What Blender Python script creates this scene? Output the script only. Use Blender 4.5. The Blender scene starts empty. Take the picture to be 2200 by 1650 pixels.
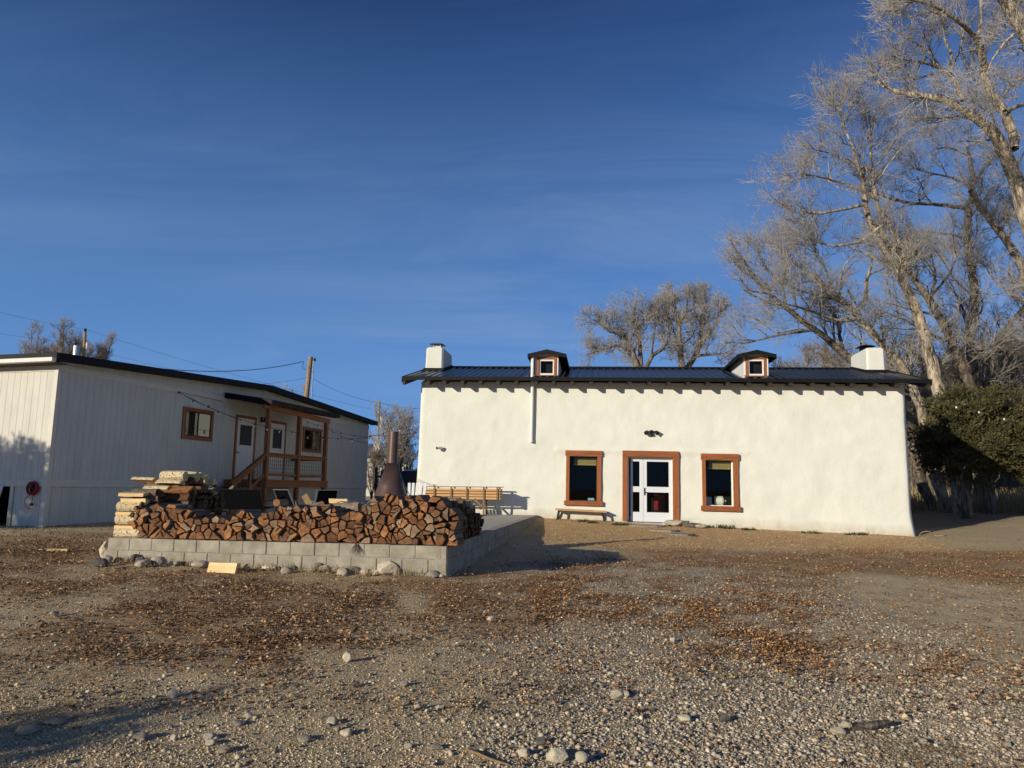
import bpy, random
import numpy as np
from math import *
from mathutils import Vector, Matrix
random.seed(7); RNG = np.random.default_rng(11)
sc = bpy.context.scene
col = sc.collection

# ------------------------------------------------------------------ camera
F, CX, CY, EYE = 1525.0, 1100.0, 825.0, 1.55          # focal length and centre in photo pixels, eye height in metres
PITCH, ROLL = radians(8.36), radians(0.5)
fw = np.array([0, cos(PITCH), sin(PITCH)]); _rt = np.array([1.0, 0, 0]); _up = np.array([0, -sin(PITCH), cos(PITCH)])
cr = _rt*cos(ROLL) + _up*sin(ROLL); cu = _up*cos(ROLL) - _rt*sin(ROLL)
CAM = np.array([0, 0, EYE])
cam = bpy.data.cameras.new('camera'); camo = bpy.data.objects.new('camera', cam); col.objects.link(camo)
cam.sensor_width = 36; cam.sensor_fit = 'HORIZONTAL'; cam.lens = 36*F/2200; cam.clip_end = 5000; cam.clip_start = 0.05
camo.matrix_world = Matrix(((cr[0], cu[0], -fw[0], 0), (cr[1], cu[1], -fw[1], 0), (cr[2], cu[2], -fw[2], EYE), (0, 0, 0, 1)))
sc.camera = camo
# ------------------------------------------------------------------ light
SUN_AZ, SUN_EL = radians(44), radians(14.8)            # direction the shadows run (from +x towards +y), elevation
LDIR = np.array([cos(SUN_AZ)*cos(SUN_EL), sin(SUN_AZ)*cos(SUN_EL), -sin(SUN_EL)])
sun = bpy.data.lights.new('sun', 'SUN'); suno = bpy.data.objects.new('sun', sun); col.objects.link(suno)
sun.energy = 4.9; sun.angle = radians(0.5); sun.color = (1, 0.90, 0.73)
suno.rotation_euler = Vector(LDIR).to_track_quat('-Z', 'Y').to_euler()
W = bpy.data.worlds.new('World'); sc.world = W; W.use_nodes = True
nt = W.node_tree; nt.nodes.clear()
def wn(t, **k):
    n = nt.nodes.new(t)
    for a, b in k.items(): setattr(n, a, b)
    return n
sky = wn('ShaderNodeTexSky', sky_type='NISHITA', sun_disc=False, sun_elevation=SUN_EL, sun_rotation=atan2(-LDIR[0], -LDIR[1]), altitude=2400, air_density=1.0, dust_density=0.25, ozone_density=2.5)
hs = wn('ShaderNodeHueSaturation'); hs.inputs['Saturation'].default_value = 1.0
tc = wn('ShaderNodeTexCoord'); sep = wn('ShaderNodeSeparateXYZ'); nt.links.new(tc.outputs['Generated'], sep.inputs[0])
# thin cirrus on a high flat layer: direction / height gives a plane far overhead
def wmath(op, a, b=None):
    n = wn('ShaderNodeMath', operation=op)
    for i, q in enumerate((a, b)):
        if q is None: continue
        if isinstance(q, (int, float)): n.inputs[i].default_value = q
        else: nt.links.new(q, n.inputs[i])
    return n.outputs[0]
zz = wmath('ADD', wmath('MAXIMUM', sep.outputs[2], 0.0), 0.10)
cmb = wn('ShaderNodeCombineXYZ'); nt.links.new(wmath('DIVIDE', sep.outputs[0], zz), cmb.inputs[0]); nt.links.new(wmath('DIVIDE', sep.outputs[1], zz), cmb.inputs[1])
mp = wn('ShaderNodeMapping'); mp.inputs['Rotation'].default_value = (0, 0, radians(18)); mp.inputs['Scale'].default_value = (0.42, 1.15, 1); mp.inputs['Location'].default_value = (0.7, 0.35, 0); nt.links.new(cmb.outputs[0], mp.inputs[0])
n1 = wn('ShaderNodeTexNoise'); n1.inputs['Scale'].default_value = 1.7; n1.inputs['Detail'].default_value = 10; n1.inputs['Roughness'].default_value = 0.66; n1.inputs['Distortion'].default_value = 0.9; nt.links.new(mp.outputs[0], n1.inputs['Vector'])
rmp = wn('ShaderNodeValToRGB'); rmp.color_ramp.elements[0].position = 0.38; rmp.color_ramp.elements[1].position = 0.78; nt.links.new(n1.outputs[0], rmp.inputs[0])
mp2 = wn('ShaderNodeMapping'); mp2.inputs['Scale'].default_value = (0.16, 0.28, 1); mp2.inputs['Location'].default_value = (2.2, 1.1, 0); nt.links.new(cmb.outputs[0], mp2.inputs[0])
n2 = wn('ShaderNodeTexNoise'); n2.inputs['Scale'].default_value = 1.3; n2.inputs['Detail'].default_value = 2; nt.links.new(mp2.outputs[0], n2.inputs['Vector'])
rm2 = wn('ShaderNodeValToRGB'); rm2.color_ramp.elements[0].position = 0.38; rm2.color_ramp.elements[1].position = 0.62; nt.links.new(n2.outputs[0], rm2.inputs[0])
cl = wmath('MULTIPLY', wmath('MULTIPLY', rmp.outputs[0], rm2.outputs[0]), 0.6)
cmix = wn('ShaderNodeMixRGB'); nt.links.new(cl, cmix.inputs[0]); cmix.inputs[2].default_value = (5.2, 7.2, 11.0, 1)
gain = wn('ShaderNodeMixRGB', blend_type='MULTIPLY'); gain.inputs[0].default_value = 1.0; gain.inputs[2].default_value = (0.54, 0.89, 1.50, 1)   # deep high-altitude winter blue
low = wn('ShaderNodeMapRange'); low.inputs[1].default_value = 0.0; low.inputs[2].default_value = 0.60; low.inputs[3].default_value = 0.85; low.inputs[4].default_value = 0.0; nt.links.new(sep.outputs[2], low.inputs[0])
lowm = wn('ShaderNodeMixRGB'); nt.links.new(low.outputs[0], lowm.inputs[0]); lowm.inputs[2].default_value = (2.75, 6.1, 12.4, 1)
nt.links.new(sky.outputs[0], hs.inputs['Color']); nt.links.new(hs.outputs[0], gain.inputs[1]); nt.links.new(gain.outputs[0], lowm.inputs[1]); nt.links.new(lowm.outputs[0], cmix.inputs[1])
bg = wn('ShaderNodeBackground'); bg.inputs[1].default_value = 0.056; nt.links.new(cmix.outputs[0], bg.inputs[0])
wo = wn('ShaderNodeOutputWorld'); nt.links.new(bg.outputs[0], wo.inputs[0])
sc.view_settings.view_transform = 'Standard'; sc.view_settings.look = 'None'; sc.view_settings.exposure = 0.0; sc.view_settings.gamma = 1.0
sc.cycles.max_bounces = 6; sc.cycles.transparent_max_bounces = 8

# ------------------------------------------------------------------ maths helpers
def ray(x, y): return fw*F + cr*(x-CX) - cu*(y-CY)
def atd(x, y, Y):
    d = ray(x, y); return CAM + d*(Y/d[1])
def onplane(x, y, P0, n):
    d = ray(x, y); return CAM + d*(np.dot(P0-CAM, n)/np.dot(d, n))
def atz(x, y, z):
    d = ray(x, y); return CAM + d*((z-EYE)/d[2])
def nrm(v): v = np.asarray(v, float); return v/np.linalg.norm(v)
def vnoise(x, y, seed=0):
    x = np.asarray(x, float); y = np.asarray(y, float)
    xi = np.floor(x).astype(np.int64); yi = np.floor(y).astype(np.int64); fx = x-xi; fy = y-yi
    fx = fx*fx*(3-2*fx); fy = fy*fy*(3-2*fy)
    def h(a, b):
        n = (a*374761393 + b*668265263 + seed*1442695041) & 0xffffffff
        n = ((n ^ (n >> 13))*1274126177) & 0xffffffff
        return ((n ^ (n >> 16)) & 0xffff)/65535.0
    return (h(xi, yi)*(1-fx)+h(xi+1, yi)*fx)*(1-fy) + (h(xi, yi+1)*(1-fx)+h(xi+1, yi+1)*fx)*fy
def fbm(x, y, seed=0, o=4): return sum(vnoise(x*2**i, y*2**i, seed+i)*0.5**i for i in range(o))/(2-0.5**(o-1))

# ------------------------------------------------------------------ materials
def mat(name, base, rough=0.7, var=0.15, scale=6.0, stretch=(1, 1, 1), bump=0.0, bscale=None, metal=0.0, spec=0.3, objrand=0.0, col2=None, detail=5, bdist=0.01):
    m = bpy.data.materials.new(name); m.use_nodes = True; t = m.node_tree; b = t.nodes['Principled BSDF']
    b.inputs['Roughness'].default_value = rough; b.inputs['Metallic'].default_value = metal; b.inputs['Specular IOR Level'].default_value = spec
    L = t.links.new
    tcn = t.nodes.new('ShaderNodeTexCoord'); mpn = t.nodes.new('ShaderNodeMapping'); mpn.inputs['Scale'].default_value = stretch; L(tcn.outputs['Object'], mpn.inputs[0])
    nz = t.nodes.new('ShaderNodeTexNoise'); nz.inputs['Scale'].default_value = scale; nz.inputs['Detail'].default_value = detail; nz.inputs['Roughness'].default_value = 0.6; L(mpn.outputs[0], nz.inputs['Vector'])
    rp = t.nodes.new('ShaderNodeValToRGB'); c = np.array(base[:3]); c2 = np.array(col2) if col2 is not None else np.clip(c*(1+var), 0, 1)
    rp.color_ramp.elements[0].position = 0.3; rp.color_ramp.elements[1].position = 0.7
    rp.color_ramp.elements[0].color = (*(c*(1-var) if col2 is None else c), 1); rp.color_ramp.elements[1].color = (*c2, 1); L(nz.outputs[0], rp.inputs[0])
    out = rp.outputs[0]
    if objrand > 0:
        oi = t.nodes.new('ShaderNodeObjectInfo'); hv = t.nodes.new('ShaderNodeHueSaturation'); mr = t.nodes.new('ShaderNodeMapRange')
        mr.inputs[3].default_value = 1-objrand; mr.inputs[4].default_value = 1+objrand; L(oi.outputs['Random'], mr.inputs[0]); L(mr.outputs[0], hv.inputs['Value']); L(out, hv.inputs['Color']); out = hv.outputs[0]
    L(out, b.inputs['Base Color'])
    if bump > 0:
        bn = t.nodes.new('ShaderNodeBump'); bn.inputs['Strength'].default_value = bump; bn.inputs['Distance'].default_value = bdist
        if bscale:
            nb = t.nodes.new('ShaderNodeTexNoise'); nb.inputs['Scale'].default_value = bscale; nb.inputs['Detail'].default_value = 4; L(mpn.outputs[0], nb.inputs['Vector']); L(nb.outputs[0], bn.inputs['Height'])
        else: L(nz.outputs[0], bn.inputs['Height'])
        L(bn.outputs[0], b.inputs['Normal'])
    return m
def mat_attr(name, rough=0.85, spec=0.2, noise=0.25, nscale=30, subsurf=False):
    """albedo from the colour each small piece carries"""
    m = bpy.data.materials.new(name); m.use_nodes = True; t = m.node_tree; b = t.nodes['Principled BSDF']; L = t.links.new
    b.inputs['Roughness'].default_value = rough; b.inputs['Specular IOR Level'].default_value = spec
    a = t.nodes.new('ShaderNodeAttribute'); a.attribute_name = 'tone'
    tcn = t.nodes.new('ShaderNodeTexCoord'); nz = t.nodes.new('ShaderNodeTexNoise'); nz.inputs['Scale'].default_value = nscale; nz.inputs['Detail'].default_value = 4; L(tcn.outputs['Object'], nz.inputs['Vector'])
    mr = t.nodes.new('ShaderNodeMapRange'); mr.inputs[1].default_value = 0.3; mr.inputs[2].default_value = 0.7; mr.inputs[3].default_value = 1-noise; mr.inputs[4].default_value = 1+noise; L(nz.outputs[0], mr.inputs[0])
    hv = t.nodes.new('ShaderNodeHueSaturation'); L(a.outputs['Color'], hv.inputs['Color']); L(mr.outputs[0], hv.inputs['Value']); L(hv.outputs[0], b.inputs['Base Color'])
    return m
def mat_glass(name, tint=(0.75, 0.8, 0.8), boost=0.0):
    m = bpy.data.materials.new(name); m.use_nodes = True; t = m.node_tree; t.nodes.clear(); L = t.links.new
    o = t.nodes.new('ShaderNodeOutputMaterial'); mx = t.nodes.new('ShaderNodeMixShader'); tr = t.nodes.new('ShaderNodeBsdfTransparent'); gl = t.nodes.new('ShaderNodeBsdfGlossy')
    tr.inputs[0].default_value = (*tint, 1); gl.inputs['Roughness'].default_value = 0.02; fr = t.nodes.new('ShaderNodeFresnel'); fr.inputs[0].default_value = 1.45+boost
    L(fr.outputs[0], mx.inputs[0]); L(tr.outputs[0], mx.inputs[1]); L(gl.outputs[0], mx.inputs[2]); L(mx.outputs[0], o.inputs[0]); return m

M = {}
M['stucco'] = mat('lime_plaster', (0.665, 0.665, 0.58), 0.9, 0.05, 1.1, bump=0.38, bscale=15, spec=0.12, bdist=0.02)
def _splash():
    t = M['stucco'].node_tree; b = t.nodes['Principled BSDF']; L = t.links.new; src = b.inputs['Base Color'].links[0].from_socket
    tcn = t.nodes.new('ShaderNodeTexCoord'); sp = t.nodes.new('ShaderNodeSeparateXYZ'); L(tcn.outputs['Object'], sp.inputs[0])
    nz = t.nodes.new('ShaderNodeTexNoise'); nz.inputs['Scale'].default_value = 2.2; nz.inputs['Detail'].default_value = 8; nz.inputs['Roughness'].default_value = .7; L(tcn.outputs['Object'], nz.inputs['Vector'])
    sl = t.nodes.new('ShaderNodeMath'); sl.operation = 'MULTIPLY_ADD'; L(sp.outputs[0], sl.inputs[0]); sl.inputs[1].default_value = .033; L(sp.outputs[2], sl.inputs[2])   # the yard falls away to the right
    mr = t.nodes.new('ShaderNodeMapRange'); mr.inputs[1].default_value = -.05; mr.inputs[2].default_value = .55; mr.inputs[3].default_value = .95; mr.inputs[4].default_value = 0; L(sl.outputs[0], mr.inputs[0])
    ml = t.nodes.new('ShaderNodeMath'); ml.operation = 'MULTIPLY'; L(nz.outputs[0], ml.inputs[0]); L(mr.outputs[0], ml.inputs[1])
    rp = t.nodes.new('ShaderNodeMapRange'); rp.inputs[1].default_value = .22; rp.inputs[2].default_value = .6; rp.inputs[3].default_value = 0; rp.inputs[4].default_value = .75; L(ml.outputs[0], rp.inputs[0])
    mx = t.nodes.new('ShaderNodeMixRGB'); L(rp.outputs[0], mx.inputs[0]); L(src, mx.inputs[1]); mx.inputs[2].default_value = (.40, .32, .20, 1); L(mx.outputs[0], b.inputs['Base Color'])
_splash()
M['siding'] = mat('painted_siding', (0.565, 0.548, 0.478), 0.75, 0.09, 3.0, stretch=(1, 1, 0.25), bump=0.25, bscale=40, spec=0.25)
M['trimw'] = mat('painted_trim', (0.61, 0.58, 0.49), 0.7, 0.06, 5, bump=0.1, bscale=40)
M['stain'] = mat('stained_pine', (0.30, 0.095, 0.025), 0.55, 0.35, 7, stretch=(1, 1, 1), bump=0.15, col2=(0.42, 0.155, 0.045))
M['stainx'] = mat('stained_pine_along', (0.17, 0.046, 0.014), 0.5, 0.35, 5, stretch=(0.3, 2, 9), bump=0.3, col2=(0.34, 0.115, 0.034))
M['stainz'] = mat('stained_pine_upright', (0.19, 0.054, 0.015), 0.5, 0.35, 5, stretch=(9, 2, 0.3), bump=0.3, col2=(0.37, 0.13, 0.038))
M['porchwood'] = mat('porch_timber', (0.20, 0.075, 0.028), 0.65, 0.3, 5, stretch=(3, 3, 0.6), bump=0.1, col2=(0.30, 0.125, 0.05))
M['roof'] = mat('black_roof_metal', (0.012, 0.013, 0.016), 0.30, 0.2, 2.0, metal=0.0, spec=0.6)
M['fascia'] = mat('black_trim_metal', (0.008, 0.008, 0.009), 0.6, 0.2, 3.0, spec=0.15)
M['darkwood'] = mat('dark_rafter_wood', (0.03, 0.024, 0.018), 0.7, 0.3, 6)
M['metal'] = mat('galvanised_metal', (0.36, 0.37, 0.38), 0.4, 0.12, 8, metal=0.8)
M['doorpaint'] = mat('pale_grey_door_paint', (0.62, 0.64, 0.66), 0.5, 0.03, 4)
M['whitepaint'] = mat('white_paint', (0.72, 0.70, 0.65), 0.6, 0.08, 10)
M['black'] = mat('black_plastic', (0.012, 0.012, 0.013), 0.45, 0.2, 10)
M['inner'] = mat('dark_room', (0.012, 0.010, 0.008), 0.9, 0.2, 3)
M['glass'] = mat_glass('window_glass', (0.9, 0.92, 0.9), -0.23); M['glassr'] = mat_glass('coated_window_glass', (0.4, 0.42, 0.42), 1.3); M['glassd'] = mat_glass('shaded_window_glass', (0.35, 0.37, 0.38), 0.25)
M['blind'] = mat('bamboo_blind', (0.36, 0.28, 0.11), 0.8, 0.25, 14, stretch=(1, 1, 9), bump=0.4)
M['concrete'] = mat('concrete', (0.40, 0.375, 0.32), 0.9, 0.16, 3.0, bump=0.3, bscale=30, detail=8)
M['block'] = mat('concrete_block', (0.22, 0.19, 0.14), 0.92, 0.27, 4.0, bump=0.8, bscale=60, detail=10, col2=(0.40, 0.365, 0.285))
M['mortar'] = mat('mortar', (0.30, 0.285, 0.25), 0.95, 0.15, 12)
M['rust'] = mat('brown_enamelled_steel', (0.075, 0.043, 0.034), 0.42, 0.30, 2.6, bump=0.05, metal=0.25, col2=(0.13, 0.083, 0.068), detail=7)
M['planter'] = mat('cedar_planter', (0.48, 0.26, 0.10), 0.75, 0.3, 6, stretch=(0.5, 3, 8), bump=0.2, col2=(0.64, 0.38, 0.17))
M['planterpost'] = mat('weathered_cedar', (0.22, 0.14, 0.07), 0.8, 0.25, 6, stretch=(5, 5, 0.6), bump=0.2)
M['benchtop'] = mat('bench_plank', (0.46, 0.27, 0.12), 0.7, 0.3, 6, stretch=(0.5, 5, 5), bump=0.2)
M['sling'] = mat('dark_sling_fabric', (0.004, 0.0045, 0.006), 0.95, 0.3, 30, spec=0.05)
M['slingg'] = mat('grey_sling_fabric', (0.055, 0.056, 0.052), 0.95, 0.2, 30, spec=0.05)
M['chairmetal'] = mat('grey_chair_tube', (0.30, 0.31, 0.31), 0.4, 0.1, 8, metal=0.5)
M['pole'] = mat('weathered_pole', (0.30, 0.21, 0.12), 0.9, 0.3, 5, stretch=(4, 4, 0.3), bump=0.4)
M['wire'] = mat('black_wire', (0.02, 0.02, 0.022), 0.6, 0.1, 5)
M['bulb'] = mat('frosted_bulb', (0.75, 0.74, 0.70), 0.25, 0.02, 5, spec=0.6)
M['red'] = mat('red_cord', (0.30, 0.015, 0.02), 0.5, 0.2, 9)
M['carpaint'] = mat('dark_blue_car_paint', (0.006, 0.012, 0.045), 0.22, 0.1, 2, metal=0.3, spec=0.6)
M['tyre'] = mat('tyre_rubber', (0.012, 0.012, 0.012), 0.85, 0.2, 9)
M['lamp'] = mat('headlamp_lens', (0.55, 0.57, 0.6), 0.15, 0.1, 9, spec=0.6)
M['fence'] = mat('weathered_picket', (0.10, 0.075, 0.055), 0.9, 0.45, 4, stretch=(3, 3, 0.4))
M['stone'] = mat('river_stone', (0.22, 0.19, 0.145), 0.9, 0.25, 14, bump=0.6, bscale=40, objrand=0.35, col2=(0.36, 0.315, 0.245))
M['stonew'] = mat('pale_stone', (0.36, 0.305, 0.215), 0.9, 0.2, 14, bump=0.6, bscale=35, objrand=0.2, col2=(0.56, 0.49, 0.36))
M['stoned'] = mat('dark_stone', (0.11, 0.10, 0.09), 0.85, 0.25, 9, bump=0.3, bscale=30, objrand=0.2)
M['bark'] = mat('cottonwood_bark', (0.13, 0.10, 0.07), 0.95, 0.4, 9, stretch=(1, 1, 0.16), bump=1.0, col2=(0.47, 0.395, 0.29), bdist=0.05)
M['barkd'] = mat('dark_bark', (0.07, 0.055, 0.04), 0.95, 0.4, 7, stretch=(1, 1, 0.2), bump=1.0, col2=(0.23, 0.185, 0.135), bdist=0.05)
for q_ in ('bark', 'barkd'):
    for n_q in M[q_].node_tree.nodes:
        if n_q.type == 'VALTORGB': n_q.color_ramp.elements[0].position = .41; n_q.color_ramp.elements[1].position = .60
M['twig'] = mat('bare_twigs', (0.24, 0.215, 0.185), 0.85, 0.25, 0.5, col2=(0.44, 0.405, 0.355))
M['twigb'] = mat('brown_twigs', (0.22, 0.18, 0.135), 0.9, 0.25, 0.5, col2=(0.34, 0.285, 0.225))
M['needle'] = mat('juniper_scales', (0.034, 0.034, 0.012), 0.9, 0.4, 1.6, col2=(0.11, 0.098, 0.038))
M['weed'] = mat('green_weed', (0.07, 0.085, 0.03), 0.8, 0.3, 5)
M['drygrass'] = mat('dry_grass', (0.27, 0.19, 0.085), 0.9, 0.35, 1.2, col2=(0.42, 0.31, 0.15))
M['duff'] = mat('dark_dry_grass', (0.16, 0.105, 0.05), 0.9, 0.35, 2, col2=(0.26, 0.18, 0.09))
M['pale_wood'] = mat('fresh_split_aspen', (0.58, 0.38, 0.16), 0.8, 0.3, 4, stretch=(0.5, 5, 5), bump=0.3, col2=(0.74, 0.56, 0.30), objrand=0.12)
def mat_birch():
    m = mat('aspen_bark', (0.56, 0.45, 0.27), 0.85, 0.15, 5, bump=0.3, objrand=0.1); t = m.node_tree; b = t.nodes['Principled BSDF']; L = t.links.new
    src = b.inputs['Base Color'].links[0].from_socket
    tcn = t.nodes.new('ShaderNodeTexCoord'); nz = t.nodes.new('ShaderNodeTexNoise'); nz.inputs['Scale'].default_value = 34; nz.inputs['Detail'].default_value = 3; L(tcn.outputs['Object'], nz.inputs['Vector'])
    rp = t.nodes.new('ShaderNodeValToRGB'); rp.color_ramp.elements[0].position = 0.55; rp.color_ramp.elements[1].position = 0.63; L(nz.outputs[0], rp.inputs[0])
    mx = t.nodes.new('ShaderNodeMixRGB'); L(rp.outputs[0], mx.inputs[0]); L(src, mx.inputs[1]); mx.inputs[2].default_value = (0.13, 0.10, 0.065, 1); L(mx.outputs[0], b.inputs['Base Color']); return m
M['aspen_bark'] = mat_birch()
def mat_logend():
    m = mat('weathered_log_end', (0.13, 0.052, 0.019), 0.85, 0.4, 14, bump=0.7, bscale=40, objrand=0.5, col2=(0.37, 0.165, 0.062)); t = m.node_tree; b = t.nodes['Principled BSDF']; L = t.links.new
    src = b.inputs['Base Color'].links[0].from_socket
    tcn = t.nodes.new('ShaderNodeTexCoord'); mpn = t.nodes.new('ShaderNodeMapping'); mpn.inputs['Location'].default_value = (0.05, 0, 0.06); mpn.inputs['Scale'].default_value = (1, 0.05, 1); L(tcn.outputs['Object'], mpn.inputs[0])
    wv = t.nodes.new('ShaderNodeTexWave'); wv.wave_type = 'RINGS'; wv.rings_direction = 'Y'; wv.inputs['Scale'].default_value = 28; wv.inputs['Distortion'].default_value = 3; wv.inputs['Detail'].default_value = 2; L(mpn.outputs[0], wv.inputs['Vector'])
    vo = t.nodes.new('ShaderNodeTexVoronoi'); vo.feature = 'DISTANCE_TO_EDGE'; vo.inputs['Scale'].default_value = 16; L(mpn.outputs[0], vo.inputs['Vector'])
    rp = t.nodes.new('ShaderNodeValToRGB'); rp.color_ramp.elements[0].position = 0.0; rp.color_ramp.elements[1].position = 0.05; rp.color_ramp.elements[0].color = (0.35, 0.35, 0.35, 1); L(vo.outputs['Distance'], rp.inputs[0])
    m1 = t.nodes.new('ShaderNodeMixRGB'); m1.blend_type = 'MULTIPLY'; m1.inputs[0].default_value = 0.7; L(src, m1.inputs[1]); L(rp.outputs[0], m1.inputs[2])
    m2 = t.nodes.new('ShaderNodeMixRGB'); m2.blend_type = 'MULTIPLY'; m2.inputs[0].default_value = 0.3; L(m1.outputs[0], m2.inputs[1]); L(wv.outputs[0], m2.inputs[2]); L(m2.outputs[0], b.inputs['Base Color']); return m
M['logend'] = mat_logend(); M['logendd'] = mat('dark_log_end', (0.085, 0.042, 0.02), 0.9, 0.4, 12, bump=0.7, bscale=40, objrand=0.4, col2=(0.21, 0.105, 0.05)); M['logendg'] = mat('grey_log_end', (0.15, 0.095, 0.055), 0.9, 0.4, 11, bump=0.6, bscale=30, objrand=0.4, col2=(0.30, 0.20, 0.125))
M['logside'] = mat('weathered_log_side', (0.10, 0.075, 0.05), 0.95, 0.4, 8, stretch=(3, 0.4, 3), bump=0.8, col2=(0.24, 0.19, 0.135), objrand=0.3)
M['pebble'] = mat_attr('pebbles', 0.8, 0.25, 0.2, 60)
M['leaf'] = mat_attr('fallen_leaves', 0.8, 0.2, 0.15, 40)

# ------------------------------------------------------------------ mesh helpers
class MB:
    def __init__(s): s.v = []; s.f = []; s.m = []
    def add(s, vs, fs, mi=0):
        o = len(s.v); s.v += [tuple(map(float, p)) for p in vs]; s.f += [tuple(i+o for i in f) for f in fs]; s.m += [mi]*len(fs)
    def box(s, o, a, b, c, mi=0):
        o, a, b, c = (np.asarray(q, float) for q in (o, a, b, c))
        if np.dot(np.cross(a, b), c) < 0: a, b = b, a
        s.add([o, o+a, o+a+b, o+b, o+c, o+a+c, o+a+b+c, o+b+c], [(0, 3, 2, 1), (4, 5, 6, 7), (0, 1, 5, 4), (1, 2, 6, 5), (2, 3, 7, 6), (3, 0, 4, 7)], mi)
    def bar(s, p0, p1, w, h, side=None, mi=0):
        """beam from p0 to p1, w across 'side', h across the third axis"""
        p0 = np.asarray(p0, float); p1 = np.asarray(p1, float); t = p1-p0
        if side is None: side = np.array([1.0, 0, 0]) if abs(nrm(t)[0]) < 0.9 else np.array([0, 1.0, 0])
        side = np.asarray(side, float); side = nrm(side - nrm(t)*np.dot(side, nrm(t))); up = nrm(np.cross(side, t))
        s.box(p0-side*w/2-up*h/2, t, side*w, up*h, mi)
    def tube(s, pts, rad, n=8, mi=0, caps=True):
        pts = np.asarray(pts, float); K = len(pts); rad = np.broadcast_to(rad, (K,)); vs = []; T = np.gradient(pts, axis=0)
        ref = np.array([0, 0, 1.0]) if abs(nrm(T[0])[2]) < 0.9 else np.array([1.0, 0, 0])
        for k in range(K):
            t = nrm(T[k]); a = nrm(np.cross(t, ref)); ref = nrm(np.cross(a, t)); b = np.cross(t, a)
            for j in range(n): vs.append(pts[k]+rad[k]*(a*cos(2*pi*j/n)+b*sin(2*pi*j/n)))
        fs = [(k*n+j, k*n+(j+1) % n, (k+1)*n+(j+1) % n, (k+1)*n+j) for k in range(K-1) for j in range(n)]
        if caps: fs += [tuple(reversed(range(n))), tuple(range((K-1)*n, K*n))]
        s.add(vs, fs, mi)
    def prism(s, poly, ext, mi=0, mside=None):
        poly = [np.asarray(p, float) for p in poly]; ext = np.asarray(ext, float); n = len(poly)
        nv = sum(np.cross(poly[i]-poly[0], poly[(i+1) % n]-poly[0]) for i in range(n))
        if np.dot(nv, ext) > 0: poly = poly[::-1]
        s.add(poly+[p+ext for p in poly], [tuple(range(n)), tuple(range(2*n-1, n-1, -1))], mi)
        o = len(s.v)-2*n; fs = [(o+i, o+n+i, o+n+(i+1) % n, o+(i+1) % n) for i in range(n)]; s.f += fs; s.m += [mi if mside is None else mside]*n
    def blob(s, c, r, seed=0, rough=0.18, sub=2, mi=0, rot=0):
        import bmesh
        bm = bmesh.new(); bmesh.ops.create_icosphere(bm, subdivisions=sub, radius=1); g = np.random.default_rng(seed)
        V = np.array([v.co[:] for v in bm.verts]); Fs = [tuple(v.index for v in f.verts) for f in bm.faces]; bm.free()
        k = np.ones(len(V))
        for _ in range(5):
            d = nrm(g.normal(size=3)); k += rough*g.uniform(-1, 1)*np.clip(V@d, -0.2, 1)
        for _ in range(9):                                       # worn flat facets
            d = nrm(g.normal(size=3)); k = np.minimum(k, g.uniform(.62, .98)/np.maximum(V@d, .05))
        k *= 1+g.normal(0, .018, len(V))
        V = V*k[:, None]*np.asarray(r); cz, sz = cos(rot), sin(rot); V = np.stack([V[:, 0]*cz-V[:, 1]*sz, V[:, 0]*sz+V[:, 1]*cz, V[:, 2]], 1)
        s.add(V+np.asarray(c), Fs, mi)
    def build(s, name, mats, parent=None, smooth=False, loc=None, label=None):
        me = bpy.data.meshes.new(name); base = np.zeros(3)
        if parent is not None: base = np.array(parent['_w'])
        elif loc is not None: base = np.array(loc)
        me.from_pydata([tuple(np.array(p)-base) for p in s.v], [], s.f)
        for m in (mats if isinstance(mats, (list, tuple)) else [mats]): me.materials.append(m)
        me.polygons.foreach_set('material_index', s.m)
        if smooth: me.polygons.foreach_set('use_smooth', [True]*len(s.f))
        me.update(); o = bpy.data.objects.new(name, me); col.objects.link(o)
        if parent is not None: o.parent = parent; o['_w'] = list(base)
        else: o.location = base; o['_w'] = list(base)
        if label: o['label'] = label
        return o
def tag(o, label, cat, group=None, kind=None):
    if label: o['label'] = label
    if cat: o['category'] = cat
    if group: o['group'] = group
    if kind: o['kind'] = kind
    return o
def thing(name, label, cat, loc, group=None):
    o = bpy.data.objects.new(name, None); col.objects.link(o); o.location = loc; o['_w'] = [float(q) for q in loc]; o.empty_display_size = 0.2
    return tag(o, label, cat, group)
def copy_tree(o, loc, rz=0.0, scale=1.0, label=None):
    c = o.copy(); col.objects.link(c); c.location = loc; c.rotation_euler = (0, 0, rz); c.scale = (scale,)*3
    if label: c['label'] = label
    for ch in o.children:
        d = ch.copy(); d.parent = c; col.objects.link(d)
        for g in ch.children:
            e = g.copy(); e.parent = d; col.objects.link(e)
    return c
def np_mesh(name, V, Fq, mats, tone=None, smooth=False, mi=None):
    me = bpy.data.meshes.new(name); V = np.asarray(V, np.float32); Fq = np.asarray(Fq, np.int32); n, k = Fq.shape
    me.vertices.add(len(V)); me.vertices.foreach_set('co', V.ravel()); me.loops.add(n*k); me.loops.foreach_set('vertex_index', Fq.ravel())
    me.polygons.add(n); me.polygons.foreach_set('loop_start', np.arange(0, n*k, k, dtype=np.int32)); me.polygons.foreach_set('loop_total', np.full(n, k, np.int32))
    for m in mats: me.materials.append(m)
    if mi is not None: me.polygons.foreach_set('material_index', np.asarray(mi, np.int32))
    if smooth: me.polygons.foreach_set('use_smooth', np.ones(n, bool))
    me.update(calc_edges=True)
    if tone is not None:
        a = me.color_attributes.new('tone', 'FLOAT_COLOR', 'POINT'); a.data.foreach_set('color', np.concatenate([tone, np.ones((len(V), 1))], 1).astype(np.float32).ravel())
    return me
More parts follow.
